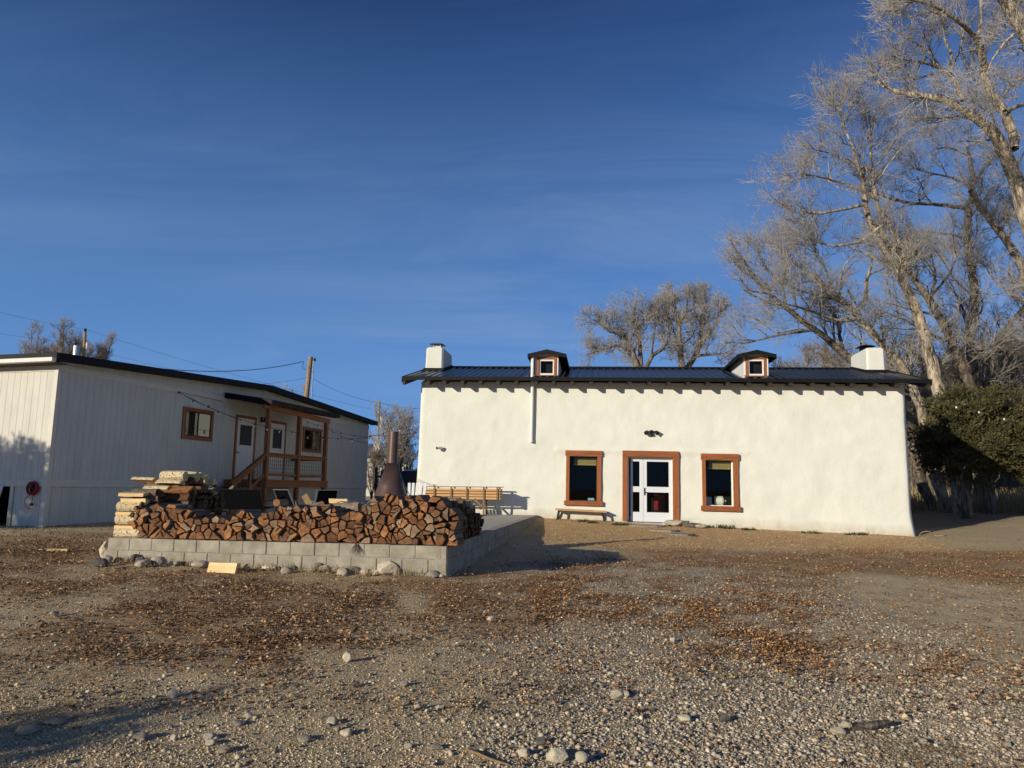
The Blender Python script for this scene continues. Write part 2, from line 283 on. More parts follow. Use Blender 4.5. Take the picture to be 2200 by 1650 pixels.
def link(name, me, loc=(0, 0, 0), parent=None):
    o = bpy.data.objects.new(name, me); col.objects.link(o); o.location = loc; o.parent = parent; return o

# ------------------------------------------------------------------ ground
GC = np.array([(0, -6, 0), (0, 2, 0), (0, 5, 0.02), (-6.5, 11.7, .33), (-1, 10.8, .27), (-3, 5, .03), (4, 6, -.02), (8.5, 12, .02), (12, 14, .05), (.65, 23.4, .64), (3.6, 23, .53), (8.7, 22.4, .34), (12.3, 21.9, .22),
    (-11.2, 17.4, .53), (-7, 34.5, .58), (-4, 28, .65), (0, 45, .7), (20, 32, .5), (28, 34, .6), (14, 28, .4), (20, 22, .25), (40, 40, .7), (-20, 15, .5), (-20, 30, .6), (10, 60, .7), (-15, 6, .25), (20, 5, -.1), (4, 18, .28), (2.5, 14, .2), (-9, 12, .42), (5, 30, .6)]
    + [(300*cos(a), 300*sin(a), .75) for a in np.linspace(0, 2*pi, 13)[:-1]] + [(1500*cos(a), 1500*sin(a), .75) for a in np.linspace(0, 2*pi, 9)[:-1]])
_D = np.linalg.norm(GC[:, None, :2]-GC[None, :, :2], axis=2); _A = np.ones((len(GC)+1,)*2); _A[:-1, :-1] = _D; _A[-1, -1] = 0
_w = np.linalg.solve(_A, np.append(GC[:, 2], 0))
def gz(x, y):
    x = np.asarray(x, float); y = np.asarray(y, float); sh = x.shape; p = np.stack([x.ravel(), y.ravel()], 1); z = np.empty(len(p))
    for i in range(0, len(p), 20000): z[i:i+20000] = np.linalg.norm(p[i:i+20000, None]-GC[None, :, :2], axis=2)@_w[:-1]+_w[-1]
    d = np.hypot(p[:, 0], p[:, 1]); z += np.where(d < 60, (fbm(p[:, 0]*.7, p[:, 1]*.7, 3, 3)-.5)*.07 + (fbm(p[:, 0]*4, p[:, 1]*4, 9, 2)-.5)*.022, 0)
    return z.reshape(sh)
def gpt(px, py):
    z = 0.3
    for _ in range(12):
        p = atz(px, py, z); z = 0.5*z+0.5*float(gz(p[0], p[1]))
    return np.array([p[0], p[1], float(gz(p[0], p[1]))])
def poly(*pts): return np.array([gpt(*p)[:2] for p in pts])
def sdist(P, pts):
    """signed distance to a polygon, positive inside"""
    d = np.full(len(pts), 1e9); ins = np.zeros(len(pts), bool); n = len(P)
    for i in range(n):
        a, b = P[i], P[(i+1) % n]; e = b-a; w = pts-a; t = np.clip((w@e)/(e@e), 0, 1); d = np.minimum(d, np.linalg.norm(w-t[:, None]*e, axis=1))
        c = ((a[1] > pts[:, 1]) != (b[1] > pts[:, 1])) & (pts[:, 0] < (b[0]-a[0])*(pts[:, 1]-a[1])/(b[1]-a[1]+1e-12)+a[0]); ins ^= c
    return np.where(ins, d, -d)
ZP = dict(
    leafA=poly((-60, 1150), (230, 1150), (236, 1215), (955, 1245), (1120, 1245), (1270, 1290), (1240, 1318), (990, 1345), (700, 1338), (640, 1375), (470, 1410), (180, 1408), (30, 1390), (190, 1325), (150, 1290), (-60, 1262)),
    leafB=poly((1330, 1180), (1850, 1184), (2250, 1180), (2300, 1275), (1900, 1236), (1650, 1222), (1480, 1200)),
    leafC=poly((1060, 1240), (1200, 1190), (1500, 1192), (1800, 1235), (1760, 1300), (2060, 1425), (2250, 1520), (1880, 1440), (1650, 1420), (1330, 1320), (1090, 1300)),
    pea=poly((1128, 1112), (1340, 1122), (1967, 1150), (2010, 1165), (2080, 1185), (1850, 1186), (1450, 1182), (1200, 1172), (1130, 1150)),
    gravel=poly((1120, 1200), (1480, 1196), (1800, 1250), (1950, 1330), (2230, 1480), (2260, 1680), (1050, 1680), (1000, 1560), (1180, 1440), (1080, 1400), (1200, 1330)),
    under=np.array([(13.2, 24.5), (16, 25.5), (21, 30), (26, 35), (60, 40), (60, 70), (10, 70), (12, 30)]),  # leaf litter under the trees; also paints the house's cast shade darker
    track=poly((1800, 1225), (1950, 1238), (2260, 1285), (2300, 1470), (2150, 1420), (1960, 1320), (1800, 1270)))
def zones(x, y):
    """leaf, pea, gravel, track weights at ground points"""
    p = np.stack([x, y], 1); n = fbm(x*.8, y*.8, 21, 4)-.5; n2 = fbm(x*2.6, y*2.6, 31, 3)-.5
    def w(k, soft, amp): return np.clip(.5+(sdist(ZP[k], p)+amp*n*2)/soft, 0, 1)
    leaf = np.clip(w('leafA', 1.3, 1.1)*np.clip(.78+n2*2.2+n, 0, 1) + w('leafB', 1.2, 1.0)*np.clip(.95+n2*1.8, 0, 1) + w('leafC', 1.4, .9)*np.clip(.42+n2*3.2+n*1.2, 0, 1), 0, 1)
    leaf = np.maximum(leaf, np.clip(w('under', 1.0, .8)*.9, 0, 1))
    return leaf, w('pea', .5, .5), w('gravel', .9, .7)*np.clip(.9+n2, 0, 1), w('track', .8, .5)
def axis(fine0, fine1, st, lo, hi, g):
    a = list(np.arange(fine0, fine1, st)); s = st
    while a[-1] < hi: s *= g; a.append(a[-1]+s)
    s = st; b = [fine0]
    while b[-1] > lo: s *= g; b.append(b[-1]-s)
    return np.array(b[:0:-1]+a)
gx = axis(-4.5, 5.5, .075, -1500, 1500, 1.06); gy = axis(2.6, 8.5, .06, -400, 2500, 1.028)
X, Y = np.meshgrid(gx, gy); Z = gz(X, Y)
nx, ny = len(gx), len(gy); idx = np.arange(nx*ny).reshape(ny, nx)
Fq = np.stack([idx[:-1, :-1], idx[:-1, 1:], idx[1:, 1:], idx[1:, :-1]], -1).reshape(-1, 4)
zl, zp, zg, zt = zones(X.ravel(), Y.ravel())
def mat_ground():
    m = bpy.data.materials.new('bare_gravelly_ground'); m.use_nodes = True; t = m.node_tree; b = t.nodes['Principled BSDF']; L = t.links.new
    b.inputs['Roughness'].default_value = 0.95; b.inputs['Specular IOR Level'].default_value = 0.1
    tcn = t.nodes.new('ShaderNodeTexCoord')
    def noise(s, d=6, r=.6):
        n = t.nodes.new('ShaderNodeTexNoise'); n.inputs['Scale'].default_value = s; n.inputs['Detail'].default_value = d; n.inputs['Roughness'].default_value = r; L(tcn.outputs['Object'], n.inputs['Vector']); return n.outputs[0]
    def ramp(s, c0, c1, p0=.3, p1=.7):
        r = t.nodes.new('ShaderNodeValToRGB'); r.color_ramp.elements[0].position = p0; r.color_ramp.elements[1].position = p1; r.color_ramp.elements[0].color = (*c0, 1); r.color_ramp.elements[1].color = (*c1, 1); L(s, r.inputs[0]); return r.outputs[0]
    def mix(f, a, c, mode='MIX'):
        n = t.nodes.new('ShaderNodeMixRGB'); n.blend_type = mode
        if isinstance(f, float): n.inputs[0].default_value = f
        else: L(f, n.inputs[0])
        L(a, n.inputs[1]); L(c, n.inputs[2]); return n.outputs[0]
    at = t.nodes.new('ShaderNodeAttribute'); at.attribute_name = 'tone'; sp = t.nodes.new('ShaderNodeSeparateColor'); L(at.outputs['Color'], sp.inputs[0])
    at2 = t.nodes.new('ShaderNodeAttribute'); at2.attribute_name = 'track'
    vo = t.nodes.new('ShaderNodeTexVoronoi'); vo.inputs['Scale'].default_value = 48; L(tcn.outputs['Object'], vo.inputs['Vector'])
    vo2 = t.nodes.new('ShaderNodeTexVoronoi'); vo2.inputs['Scale'].default_value = 95; L(tcn.outputs['Object'], vo2.inputs['Vector'])
    spv = t.nodes.new('ShaderNodeSeparateColor'); L(vo.outputs['Color'], spv.inputs[0]); spw = t.nodes.new('ShaderNodeSeparateColor'); L(vo2.outputs['Color'], spw.inputs[0])
    dirt = mix(.5, ramp(noise(1.3), (.36, .275, .145), (.61, .475, .265)), ramp(noise(60, 6, .7), (.24, .175, .09), (.76, .60, .37), .35, .65))
    dirt = mix(.4, dirt, ramp(spw.outputs[0], (.18, .135, .08), (.66, .54, .36)))
    grav = mix(.55, ramp(spv.outputs[0], (.16, .125, .085), (.50, .41, .29), .1, .9), ramp(noise(5), (.27, .215, .14), (.50, .41, .285)))
    pea = mix(.5, ramp(spw.outputs[1], (.34, .20, .085), (.66, .46, .24), .1, .9), ramp(noise(2.5), (.38, .25, .12), (.55, .37, .19)))
    leaf = mix(.6, ramp(spv.outputs[1], (.13, .07, .035), (.44, .26, .13), .1, .95), ramp(noise(9), (.16, .095, .05), (.34, .20, .105)))
    trk = ramp(noise(2.2, 8), (.40, .315, .19), (.60, .48, .30))
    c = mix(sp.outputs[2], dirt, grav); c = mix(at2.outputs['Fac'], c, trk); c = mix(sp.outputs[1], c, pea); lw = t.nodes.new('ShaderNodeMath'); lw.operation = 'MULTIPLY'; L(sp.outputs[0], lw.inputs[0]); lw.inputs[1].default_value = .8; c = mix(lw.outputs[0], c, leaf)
    L(c, b.inputs['Base Color'])
    bn = t.nodes.new('ShaderNodeBump'); bn.inputs['Strength'].default_value = .8; bn.inputs['Distance'].default_value = .02; 
    ad = t.nodes.new('ShaderNodeMath'); ad.operation = 'ADD'; L(noise(55, 5, .7), ad.inputs[0]); L(noise(14, 4), ad.inputs[1]); L(ad.outputs[0], bn.inputs['Height']); L(bn.outputs[0], b.inputs['Normal'])
    return m
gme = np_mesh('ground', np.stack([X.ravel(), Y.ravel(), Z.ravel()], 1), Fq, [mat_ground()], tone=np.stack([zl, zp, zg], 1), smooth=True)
ta = gme.attributes.new('track', 'FLOAT', 'POINT'); ta.data.foreach_set('value', zt.astype(np.float32))
tag(link('ground', gme), 'bare gravelly yard with leaf litter and tan pea gravel', 'ground', kind='structure')
# ================================================================== the plastered house
HA = radians(7); HT = 0.016                                   # turned 7 degrees, settled 0.9 degree to the right
HO = atd(1400, 1121, 22.9)
hu = nrm([cos(HA), -sin(HA), -HT]); hv = np.array([sin(HA), cos(HA), 0]); hw = nrm(np.cross(hu, hv))
def H(a, b, c): return HO + hu*a + hv*b + hw*c
def Hpx(x, y, b=0.0):
    p = onplane(x, y, HO+hv*b, hv) - HO; return float(p@hu), float(p@hw)
house = thing('plastered_house', 'long cream plastered house with black metal roof, orange wood window frames and two chimneys', 'house', H(0, 3.2, 0))
AL, AR = Hpx(903, 835)[0], Hpx(1945, 840)[0]; CT = 4.45; DEP = 6.6; TH = 0.42
ops = {}
def opening(k, x0, y0, x1, y1):
    a0, c1 = Hpx(x0, y0); a1, c0 = Hpx(x1, y1); ops[k] = (a0, a1, c0, c1)
opening('wl', 1223, 978, 1283, 1078); opening('d', 1347, 981, 1447, 1121); opening('wr', 1514, 986, 1577, 1089)
ops['d'] = (ops['d'][0], ops['d'][1], -0.03, ops['d'][3])
# front wall: a displaced grid with real openings, rounded ends and a battered foot
ca = set(np.arange(AL, AR, .07)); cc = set(np.arange(-.75, CT, .07))
ca |= {AL, AR, AR+.03, AL+.03, AL+.08, AR-.08}; cc |= {CT}
for a0, a1, c0, c1 in ops.values():
    ca = {q for q in ca if min(abs(q-a0), abs(q-a1)) > .03} | {a0, a1}; cc = {q for q in cc if min(abs(q-c0), abs(q-c1)) > .03} | {c0, c1}
ca = np.array(sorted(ca)); cc = np.array(sorted(cc))
led_a0, led_c = Hpx(1190, 970); led_a1, led_c1 = Hpx(1612, 977)
mb = MB(); nA = len(ca)
def bdisp(a, c):
    d = -(fbm(a*.9, c*.9, 5, 3)-.5)*.042 - (fbm(a*4+9, c*3, 15, 3)-.5)*.024
    d -= .10*max(0, 1-(c+.3)/.9)**2*(1 if c < .6 else 0)
    if a > AR-1.5: d -= .05*max(0, (.5-c)/1.0)
    r = .14
    for e in (a-AL, AR-a):
        if e < r: d += r-sqrt(max(0, r*r-(r-e)**2))
    if led_a0 < a < led_a1:
        lc = led_c+(led_c1-led_c)*(a-led_a0)/(led_a1-led_a0)
        d += .022*min(1, max(0, (lc-c)/.06))*max(0, min(1, (c-lc+.55)/.5))          # old lintel line: wall steps in just below it
        if 0 <= c-lc < .10: d -= .018
    for a0, a1, c0, c1 in ops.values():
        if a0-.01 <= a <= a1+.01 and c0-.01 <= c <= c1+.01: d = min(d, .0); d = max(d, -.02)
    return d
ws = lambda a, c: (.10*max(0, -.1-c)/.6 if a > AR-.2 else 0)
for c in cc:
    for a in ca:
        ex = 0.10*max(0, (.9-c)/1.4)**2 if a > AR-.25 else (-.04*max(0, (2-c)/2) if a < AL+.25 else 0)
        mb.v.append(tuple(H(a+ex, bdisp(float(a), float(c)), c)))
for j in range(len(cc)-1):
    for i in range(nA-1):
        am, cm = (ca[i]+ca[i+1])/2, (cc[j]+cc[j+1])/2
        if any(a0 < am < a1 and c0 < cm < c1 for a0, a1, c0, c1 in ops.values()): continue
        mb.f.append((j*nA+i, j*nA+i+1, (j+1)*nA+i+1, (j+1)*nA+i)); mb.m.append(0)
for a0, a1, c0, c1 in ops.values():                            # reveals
    for q in ([(a0, c0), (a0, c1)], [(a1, c1), (a1, c0)], [(a0, c1), (a1, c1)], [(a1, c0), (a0, c0)]):
        (p, r), (s, t) = q; mb.add([H(p, .012, r), H(s, .012, t), H(s, TH, t), H(p, TH, r)], [(0, 1, 2, 3)])
for a0, a1 in ((AL, AL+TH), (AR-TH, AR)):                      # end walls with gables
    e = .0; bb = .14
    pts = [(bb, -.8), (DEP, -.8), (DEP, CT), (DEP/2, CT+1.0), (bb, CT)]
    mb.prism([H(a0, b, c) for b, c in pts], hu*(a1-a0))
mb.box(H(AL+TH, DEP-TH, -.8), hu*(AR-AL-2*TH), hv*TH, hw*(CT+.8))
mb.build('wall', M['stucco'], house, smooth=False)
hw_me = house.children[0].data
sm = np.zeros(len(hw_me.polygons), bool); sm[:(len(cc)-1)*(nA-1)-0] = True
k = sum(1 for p in hw_me.polygons if max(p.vertices) < len(cc)*nA); sm[:] = False; sm[:k] = True; hw_me.polygons.foreach_set('use_smooth', sm)
# dark room behind the openings
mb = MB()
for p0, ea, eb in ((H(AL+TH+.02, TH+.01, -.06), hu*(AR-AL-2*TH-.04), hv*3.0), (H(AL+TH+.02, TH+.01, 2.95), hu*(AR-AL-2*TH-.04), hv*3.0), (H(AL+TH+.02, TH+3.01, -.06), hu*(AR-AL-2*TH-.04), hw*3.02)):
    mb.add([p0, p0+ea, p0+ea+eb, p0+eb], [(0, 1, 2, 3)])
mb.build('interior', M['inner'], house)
# roof
ov = .55; EL, ER = Hpx(864, 812, -ov)[0], Hpx(2001, 820, -ov)[0]; ec = Hpx(1400, 817, -ov)[1]; rc = Hpx(1040, 793, DEP/2)[1]
slope = nrm(np.array([0, DEP/2+ov, rc-ec])); sv = hv*slope[1]+hw*slope[2]; sn = -hv*slope[2]+hw*slope[1]; SL = hypot(DEP/2+ov, rc-ec)
sv2 = -hv*slope[1]+hw*slope[2]; sn2 = hv*slope[2]+hw*slope[1]
mb = MB()
mb.box(H(EL, -ov, ec), hu*(ER-EL), sv*SL, sn*.05); mb.box(H(EL, DEP+ov, ec), hu*(ER-EL), sv2*SL, sn2*.05)
a = EL+.12
while a < ER-.05:
    for o, s, n in ((H(a, -ov, ec), sv, sn), (H(a, DEP+ov, ec), sv2, sn2)): mb.prism([o+n*.052-hu*.035, o+n*.052+hu*.035, o+n*.088+hu*.012, o+n*.088-hu*.012], s*SL)
    a += .235
mb.bar(H(EL, DEP/2, rc+.075), H(ER, DEP/2, rc+.075), .34, .03, hv)
roof = mb.build('roof', M['roof'], house)
mb = MB()
mb.box(H(EL-.004, -ov-.014, ec-.035), hu*(ER-EL+.008), hv*.012, hw*.12)
for A_ in (EL-.018, ER+.004):
    mb.box(H(A_, -ov, ec-.12), hu*.014, sv*SL, hw*.20); mb.box(H(A_, DEP+ov, ec-.12), hu*.014, sv2*SL, hw*.20)
mb.build('fascia', M['fascia'], house)
RAF = [920, 954, 993, 1032, 1070, 1109, 1151, 1189, 1229, 1270, 1311, 1353, 1395, 1437, 1479, 1521, 1564, 1609, 1655, 1700, 1746, 1790, 1832, 1882, 1928]
for x in RAF:
    mb = MB(); A_ = Hpx(x, 822, -ov+.03)[0]
    o = H(A_-.055, -ov+.03, ec-.02); mb.box(o-hw*.17, hu*.11, sv*1.2, hw*.17); mb.build('rafter', M['darkwood'], house)
for A_ in (EL+.02, ER-.10):
    mb = MB(); mb.box(H(A_, -ov+.02, ec-.20), hu*.08, sv*(SL-.1), hw*.18); mb.build('rafter', M['darkwood'], house)
# chimneys
for k, (x0, x1, yt, b0, dep, capx) in enumerate(((915.5, 953, 745.5, 1.9, 1.6, .30), (1861, 1901, 746.5, 1.9, 1.6, .62))):
    a0, ct = Hpx(x0, yt, b0); a1, _ = Hpx(x1, yt, b0); g = MB(); ch = .06
    ring = lambda c, s: [H(a0-s+ch, b0-s, c), H(a1+s-ch, b0-s, c), H(a1+s, b0-s+ch, c), H(a1+s, b0+dep+s-ch, c), H(a1+s-ch, b0+dep+s, c), H(a0-s+ch, b0+dep+s, c), H(a0-s, b0+dep+s-ch, c), H(a0-s, b0-s+ch, c)]
    lv = [(CT-.2, .03), (ct-.5, .0), (ct-.06, -.005), (ct, -.05)]; vs = sum((ring(c, s) for c, s in lv), [])
    g.add(vs, [(8*i+j, 8*i+(j+1) % 8, 8*i+8+(j+1) % 8, 8*i+8+j) for i in range(3) for j in range(8)]+[tuple(range(24, 32))])
    chm = g.build('chimney', M['stucco'], house); chm['label'] = 'left plastered chimney with a metal cap' if k == 0 else 'right plastered chimney with a low dark cap behind its top'
    g = MB(); cb = b0+capx; cm = (a0+a1)/2+(.0 if k == 0 else -.05)
    g.box(H(cm-.17, cb, ct-.02), hu*.34, hv*.34, hw*.04)
    for da in (-.15, .12):
        for db in (.02, .29): g.box(H(cm+da, cb+db, ct+.02), hu*.03, hv*.03, hw*.15)
    g.box(H(cm-.12, cb+.05, ct+.02), hu*.24, hv*.24, hw*.11)
    q = [H(cm-.27, cb-.1, ct+.16), H(cm+.27, cb-.1, ct+.16), H(cm+.27, cb+.44, ct+.16), H(cm-.27, cb+.44, ct+.16), H(cm-.14, cb+.03, ct+.22), H(cm+.14, cb+.03, ct+.22), H(cm+.14, cb+.31, ct+.22), H(cm-.14, cb+.31, ct+.22)]
    g.add(q, [(3, 2, 1, 0), (4, 5, 6, 7), (0, 1, 5, 4), (1, 2, 6, 5), (2, 3, 7, 6), (3, 0, 4, 7)]); g.build('chimney_cap', M['metal'] if k == 0 else M['fascia'], chm)
    rz = lambda b: ec+(b+ov)*(rc-ec)/(DEP/2+ov)
    g = MB(); g.box(H(a0-.05 if k == 0 else a0-.06, b0-.10, rz(b0-.10)+.05), hu*(a1-a0+.11), hv*.07, hw*.12); g.box(H(a1+.02 if k == 0 else a0-.08, b0-.06, rz(b0-.06)+.05), hu*.06, sv*1.5, hw*.10); g.build('flashing', M['fascia'], chm)
# dormers
def dormer(x0, x1, ex0, ex1, ytop, yeave, ybot, wx0, wy0, wx1, wy1, lab):
    b = -.12; a0, cb = Hpx(x0, ybot, b); a1, _ = Hpx(x1, ybot, b); e0, ce = Hpx(ex0, yeave, b-.22); e1, _ = Hpx(ex1, yeave, b-.22); am = (e0+e1)/2; _, cp = Hpx((ex0+ex1)/2, ytop, b-.22)
    cev = ce+.02; bl = DEP/2-.25
    roofc = lambda bb: ec+(bb+ov)*(rc-ec)/(DEP/2+ov)+.05
    bend = (cev-ec-.05)*(DEP/2+ov)/(rc-ec)-ov
    g = MB()                                                  # cheeks and front
    wa0, wc1 = Hpx(wx0, wy0, b); wa1, wc0 = Hpx(wx1, wy1, b)
    kk = (cp-ce)/((e1-e0)/2)
    top = lambda a: cev-.02 + kk*max(0, (e1-e0)/2-abs(a-am))
    g.prism([H(a0, b, cb), H(wa0, b, cb), H(wa0, b, top(wa0)), H(a0, b, top(a0))], hv*.08); g.prism([H(wa1, b, cb), H(a1, b, cb), H(a1, b, top(a1)), H(wa1, b, top(wa1))], hv*.08)
    g.prism([H(wa0, b, wc1), H(wa1, b, wc1), H(wa1, b, top(wa1)), H(am, b, top(am)), H(wa0, b, top(wa0))], hv*.08); g.prism([H(wa0, b, cb), H(wa1, b, cb), H(wa1, b, wc0), H(wa0, b, wc0)], hv*.08)
    for aa in (a0, a1-.06): g.prism([H(aa, b+.08, roofc(b+.08)-.1), H(aa, b+.08, top(aa+.03)), H(aa, bend+.1, top(aa+.03)), ], hu*.06)
    d = g.build('dormer', M['whitepaint'], house); d['label'] = lab
    g = MB()                                                  # little gable roof running back into the slope, eaves dropping to follow it
    brk = min(bl, bend+.6); tk = .06
    for s, aE in ((-1, e0), (1, e1)):
        P = [H(aE, b-.22, ce), H(am, b-.22, cp), H(am, DEP/2-.1, cp), H(aE, bend+.15, ce)]
        q = P if s > 0 else P[::-1]
        g.prism(q, hw*tk)
        g.prism([H(aE, b-.24, ce-.07), H(am, b-.24, cp-.07), H(am, b-.24, cp+tk), H(aE, b-.24, ce+tk)], hv*.018)
        # side board sloping back and down along the eave
        g.prism([H(aE-.01, b-.22, ce-.07), H(aE-.01, b-.22, ce+tk), H(aE-.01, bend+.15, ce+tk), H(aE-.01, bend+.25, ce-.02)], hu*.02)
    g.build('dormer_roof', M['fascia'], d)
    g = MB(); fw_ = .085
    g.box(H(wa0-fw_, b-.025, wc0-.01), hu*fw_, hv*.022, hw*(wc1-wc0+.03)); g.box(H(wa1, b-.025, wc0-.01), hu*fw_, hv*.022, hw*(wc1-wc0+.03)); g.box(H(wa0-fw_, b-.027, wc1+.02), hu*(wa1-wa0+2*fw_), hv*.024, hw*.075); g.box(H(wa0-fw_-.02, b-.03, wc0-.05), hu*(wa1-wa0+2*fw_+.04), hv*.03, hw*.03)
    g.build('window_trim', M['stainz'], d)
    g = MB(); s_ = .04
    for bx in ((wa0, wc0, s_, wc1-wc0), (wa1-s_, wc0, s_, wc1-wc0), (wa0+s_, wc1-s_, wa1-wa0-2*s_, s_), (wa0+s_, wc0, wa1-wa0-2*s_, s_)): g.box(H(bx[0], b+.01, bx[1]), hu*bx[2], hv*.03, hw*bx[3])
    g.build('window_frame', M['whitepaint'], d)
    g = MB(); g.box(H(wa0+s_, b+.02, wc0+s_), hu*(wa1-wa0-2*s_), hv*.006, hw*(wc1-wc0-2*s_)); g.build('pane', M['glass'], d)
    g = MB(); g.box(H(wa0-.02, b+.22, wc0-.1), hu*(wa1-wa0+.04), hv*.02, hw*(wc1-wc0+.15)); g.build('back_board', M['inner'], d)
dormer(1149, 1199, 1134, 1216, 754.5, 764, 806, 1159, 773, 1190, 804.5, 'left dormer beside the white flue pipe')
dormer(1598, 1651, 1585, 1668, 755.5, 765, 806.5, 1607, 773, 1641, 806, 'right dormer above the right window')
# window and door trim
def frame_trim(name, parent, x0, y0, x1, y1, ix0, iy0, ix1, iy1, mv, mh, thick=.06, ears=.03, sill=True):
    a0, c1 = Hpx(x0, y0); a1, c0 = Hpx(x1, y1); i0, j1 = Hpx(ix0, iy0); i1, j0 = Hpx(ix1, iy1); b0 = -.075
    g = MB(); g.box(H(a0-ears, b0-.012, j1), hu*(a1-a0+2*ears), hv*(thick+.05), hw*(c1-j1)); g.build('head', mh, parent)
    lo = j0 if sill else c0
    for A_, wv in ((a0, i0-a0), (i1, a1-i1)):
        g = MB()
        if sill: g.box(H(A_, b0, lo), hu*wv, hv*(thick+.04), hw*(j1-lo))
        else:
            g.box(H(A_, b0, lo), hu*wv, hv*(thick+.04), hw*.50); g.box(H(A_, b0, lo+.506), hu*wv, hv*(thick+.04), hw*(j1-lo-.506))
        g.build('jamb', mv, parent)
    if sill: g = MB(); g.box(H(a0-ears-.02, b0-.05, c0), hu*(a1-a0+2*ears+.04), hv*(thick+.09), hw*(j0-c0)); g.build('sill', mh, parent)
def house_window(lab, k, out, inn):
    a0, a1, c0, c1 = ops[k]; w = thing('window', None, None, H((a0+a1)/2, 0, c0)); w.parent = house; w.location = np.array(w['_w'])-np.array(house['_w']); w['label'] = lab
    frame_trim('window', w, *out, *inn, M['stainz'], M['stainx'])
    g = MB(); s_ = .035; bb = .16
    for bx in ((a0, c0, s_, c1-c0), (a1-s_, c0, s_, c1-c0), (a0+s_, c1-s_, a1-a0-2*s_, s_), (a0+s_, c0, a1-a0-2*s_, s_)): g.box(H(bx[0], bb-.02, bx[1]), hu*bx[2], hv*.05, hw*bx[3])
    g.build('sash', M['darkwood'] if k == 'wl' else M['whitepaint'], w)
    g = MB(); g.box(H(a0+s_, bb, c0+s_), hu*(a1-a0-2*s_), hv*.006, hw*(c1-c0-2*s_)); g.build('pane', M['glass'], w)
    g = MB(); x0, x1 = a0+.16, a1-.04
    for i in range(9): g.tube([H(x0, bb+.09, c1-.07-.022*i), H(x1, bb+.09, c1-.07-.022*i)], .011, 6)
    g.tube([H(x0-.02, bb+.10, c1-.285), H(x1, bb+.10, c1-.285)], .03, 8); g.build('rolled_blind', M['blind'], w)
house_window('left window with a rolled bamboo blind, above the bench', 'wl', (1217, 967.5, 1291, 1087), (1224, 979.5, 1282.5, 1077))
house_window('right window with a rolled bamboo blind and white cookware inside', 'wr', (1507.5, 974.5, 1587, 1099), (1515, 987.5, 1576.5, 1088))
dr = thing('double_door', None, None, H(0, .2, 0)); dr.parent = house; dr.location = np.array(dr['_w'])-np.array(house['_w'])
frame_trim('door', dr, 1337.5, 968, 1459, 1122.5, 1348, 981, 1446, 1122, M['stainz'], M['stainx'], sill=False, ears=.0)
a0, a1, c0, c1 = ops['d']; bb = .15
g = MB(); g.box(H(a0+.002, bb-.03, c0), hu*.07, hv*.1, hw*(c1-c0-.04)); g.box(H(a1-.035, bb-.03, c0), hu*.033, hv*.1, hw*(c1-c0-.04)); g.box(H(a0, bb-.03, c1-.04), hu*(a1-a0), hv*.1, hw*.04); g.build('door_frame', M['doorpaint'], dr)
def leaf(x0, x1, px0, px1, lab):
    A0, A1 = Hpx(x0, 1040, bb)[0], Hpx(x1, 1040, bb)[0]; p0, p1 = Hpx(px0, 1040, bb)[0], Hpx(px1, 1040, bb)[0]
    cs = [Hpx(1410, y, bb)[1] for y in (992, 1046, 1058, 1101)]; t = c1-.04; g = MB()
    for aa, wd, z0, z1 in ((A0, p0-A0, c0+.02, t), (p1, A1-p1, c0+.02, t), (p0, p1-p0, cs[0], t), (p0, p1-p0, cs[2], cs[1]), (p0, p1-p0, c0+.02, cs[3])): g.box(H(aa, bb, z0), hu*wd, hv*.045, hw*(z1-z0))
    L = g.build('door_leaf', M['doorpaint'], dr, label=lab)
    for z0, z1 in ((cs[1], cs[0]), (cs[3], cs[2])):
        g = MB(); g.box(H(p0, bb+.02, z0), hu*(p1-p0), hv*.006, hw*(z1-z0)); g.build('pane', M['glass'], L)
    return L
leaf(1355, 1381.5, 1359.5, 1374, 'narrow fixed leaf'); L2 = leaf(1382, 1446, 1389.5, 1437, 'wide leaf with the handle')
ah, chn = Hpx(1385, 1056, bb); g = MB(); g.box(H(ah-.02, bb-.012, chn-.12), hu*.045, hv*.012, hw*.24); g.tube([H(ah, bb-.01, chn-.02), H(ah, bb-.06, chn-.02), H(ah+.11, bb-.06, chn-.03)], .012, 6); g.build('handle', M['black'], L2)
g = MB(); g.box(H(a0-.12, -.22, -.10), hu*(a1-a0+.24), hv*.50, hw*.068); g.build('threshold', M['concrete'], dr)
# flue pipe of the stove, floodlight and security camera hang on the house
ap, cpz = Hpx(1144.5, 766, -.22); pb = Hpx(1143.5, 949, -.06)
fl = thing('flue_pipe', 'white vent pipe running down the plaster wall beside the left dormer', 'pipe', H(ap, -.2, pb[1]))
g = MB(); g.tube([H(ap, -.22, ec+.12), H(ap, -.22, cpz)], .055, 12); g.build('upper_pipe', M['whitepaint'], fl, smooth=False)
g = MB(); g.tube([H(ap, -.085, pb[1]), H(ap, -.085, pb[1]+1.0), H(ap, -.085, ec+.05)], .055, 12); g.tube([H(ap, -.085, pb[1]-.02), H(ap, -.085, pb[1]+.08)], .063, 12); g.build('lower_pipe', M['whitepaint'], fl, smooth=False)
ac, cz = Hpx(944, 963, -.1)
sc_ = thing('security_camera', 'small white bullet camera on the plaster wall above the planter', 'camera', H(ac, 0, cz))
g = MB(); g.tube([H(ac+.03, .02, cz-.02), H(ac+.03, -.05, cz-.02)], .07, 14); g.build('mount', M['whitepaint'], sc_)
g = MB(); g.tube([H(ac+.09, -.09, cz+.01), H(ac-.05, -.22, cz+.0)], .05, 14); g.build('barrel', M['whitepaint'], sc_)
g = MB(); g.tube([H(ac-.05, -.221, cz+.0), H(ac-.06, -.235, cz-.002)], .042, 14); g.build('lens', M['black'], sc_)
af, cf = Hpx(1400, 929, -.1)
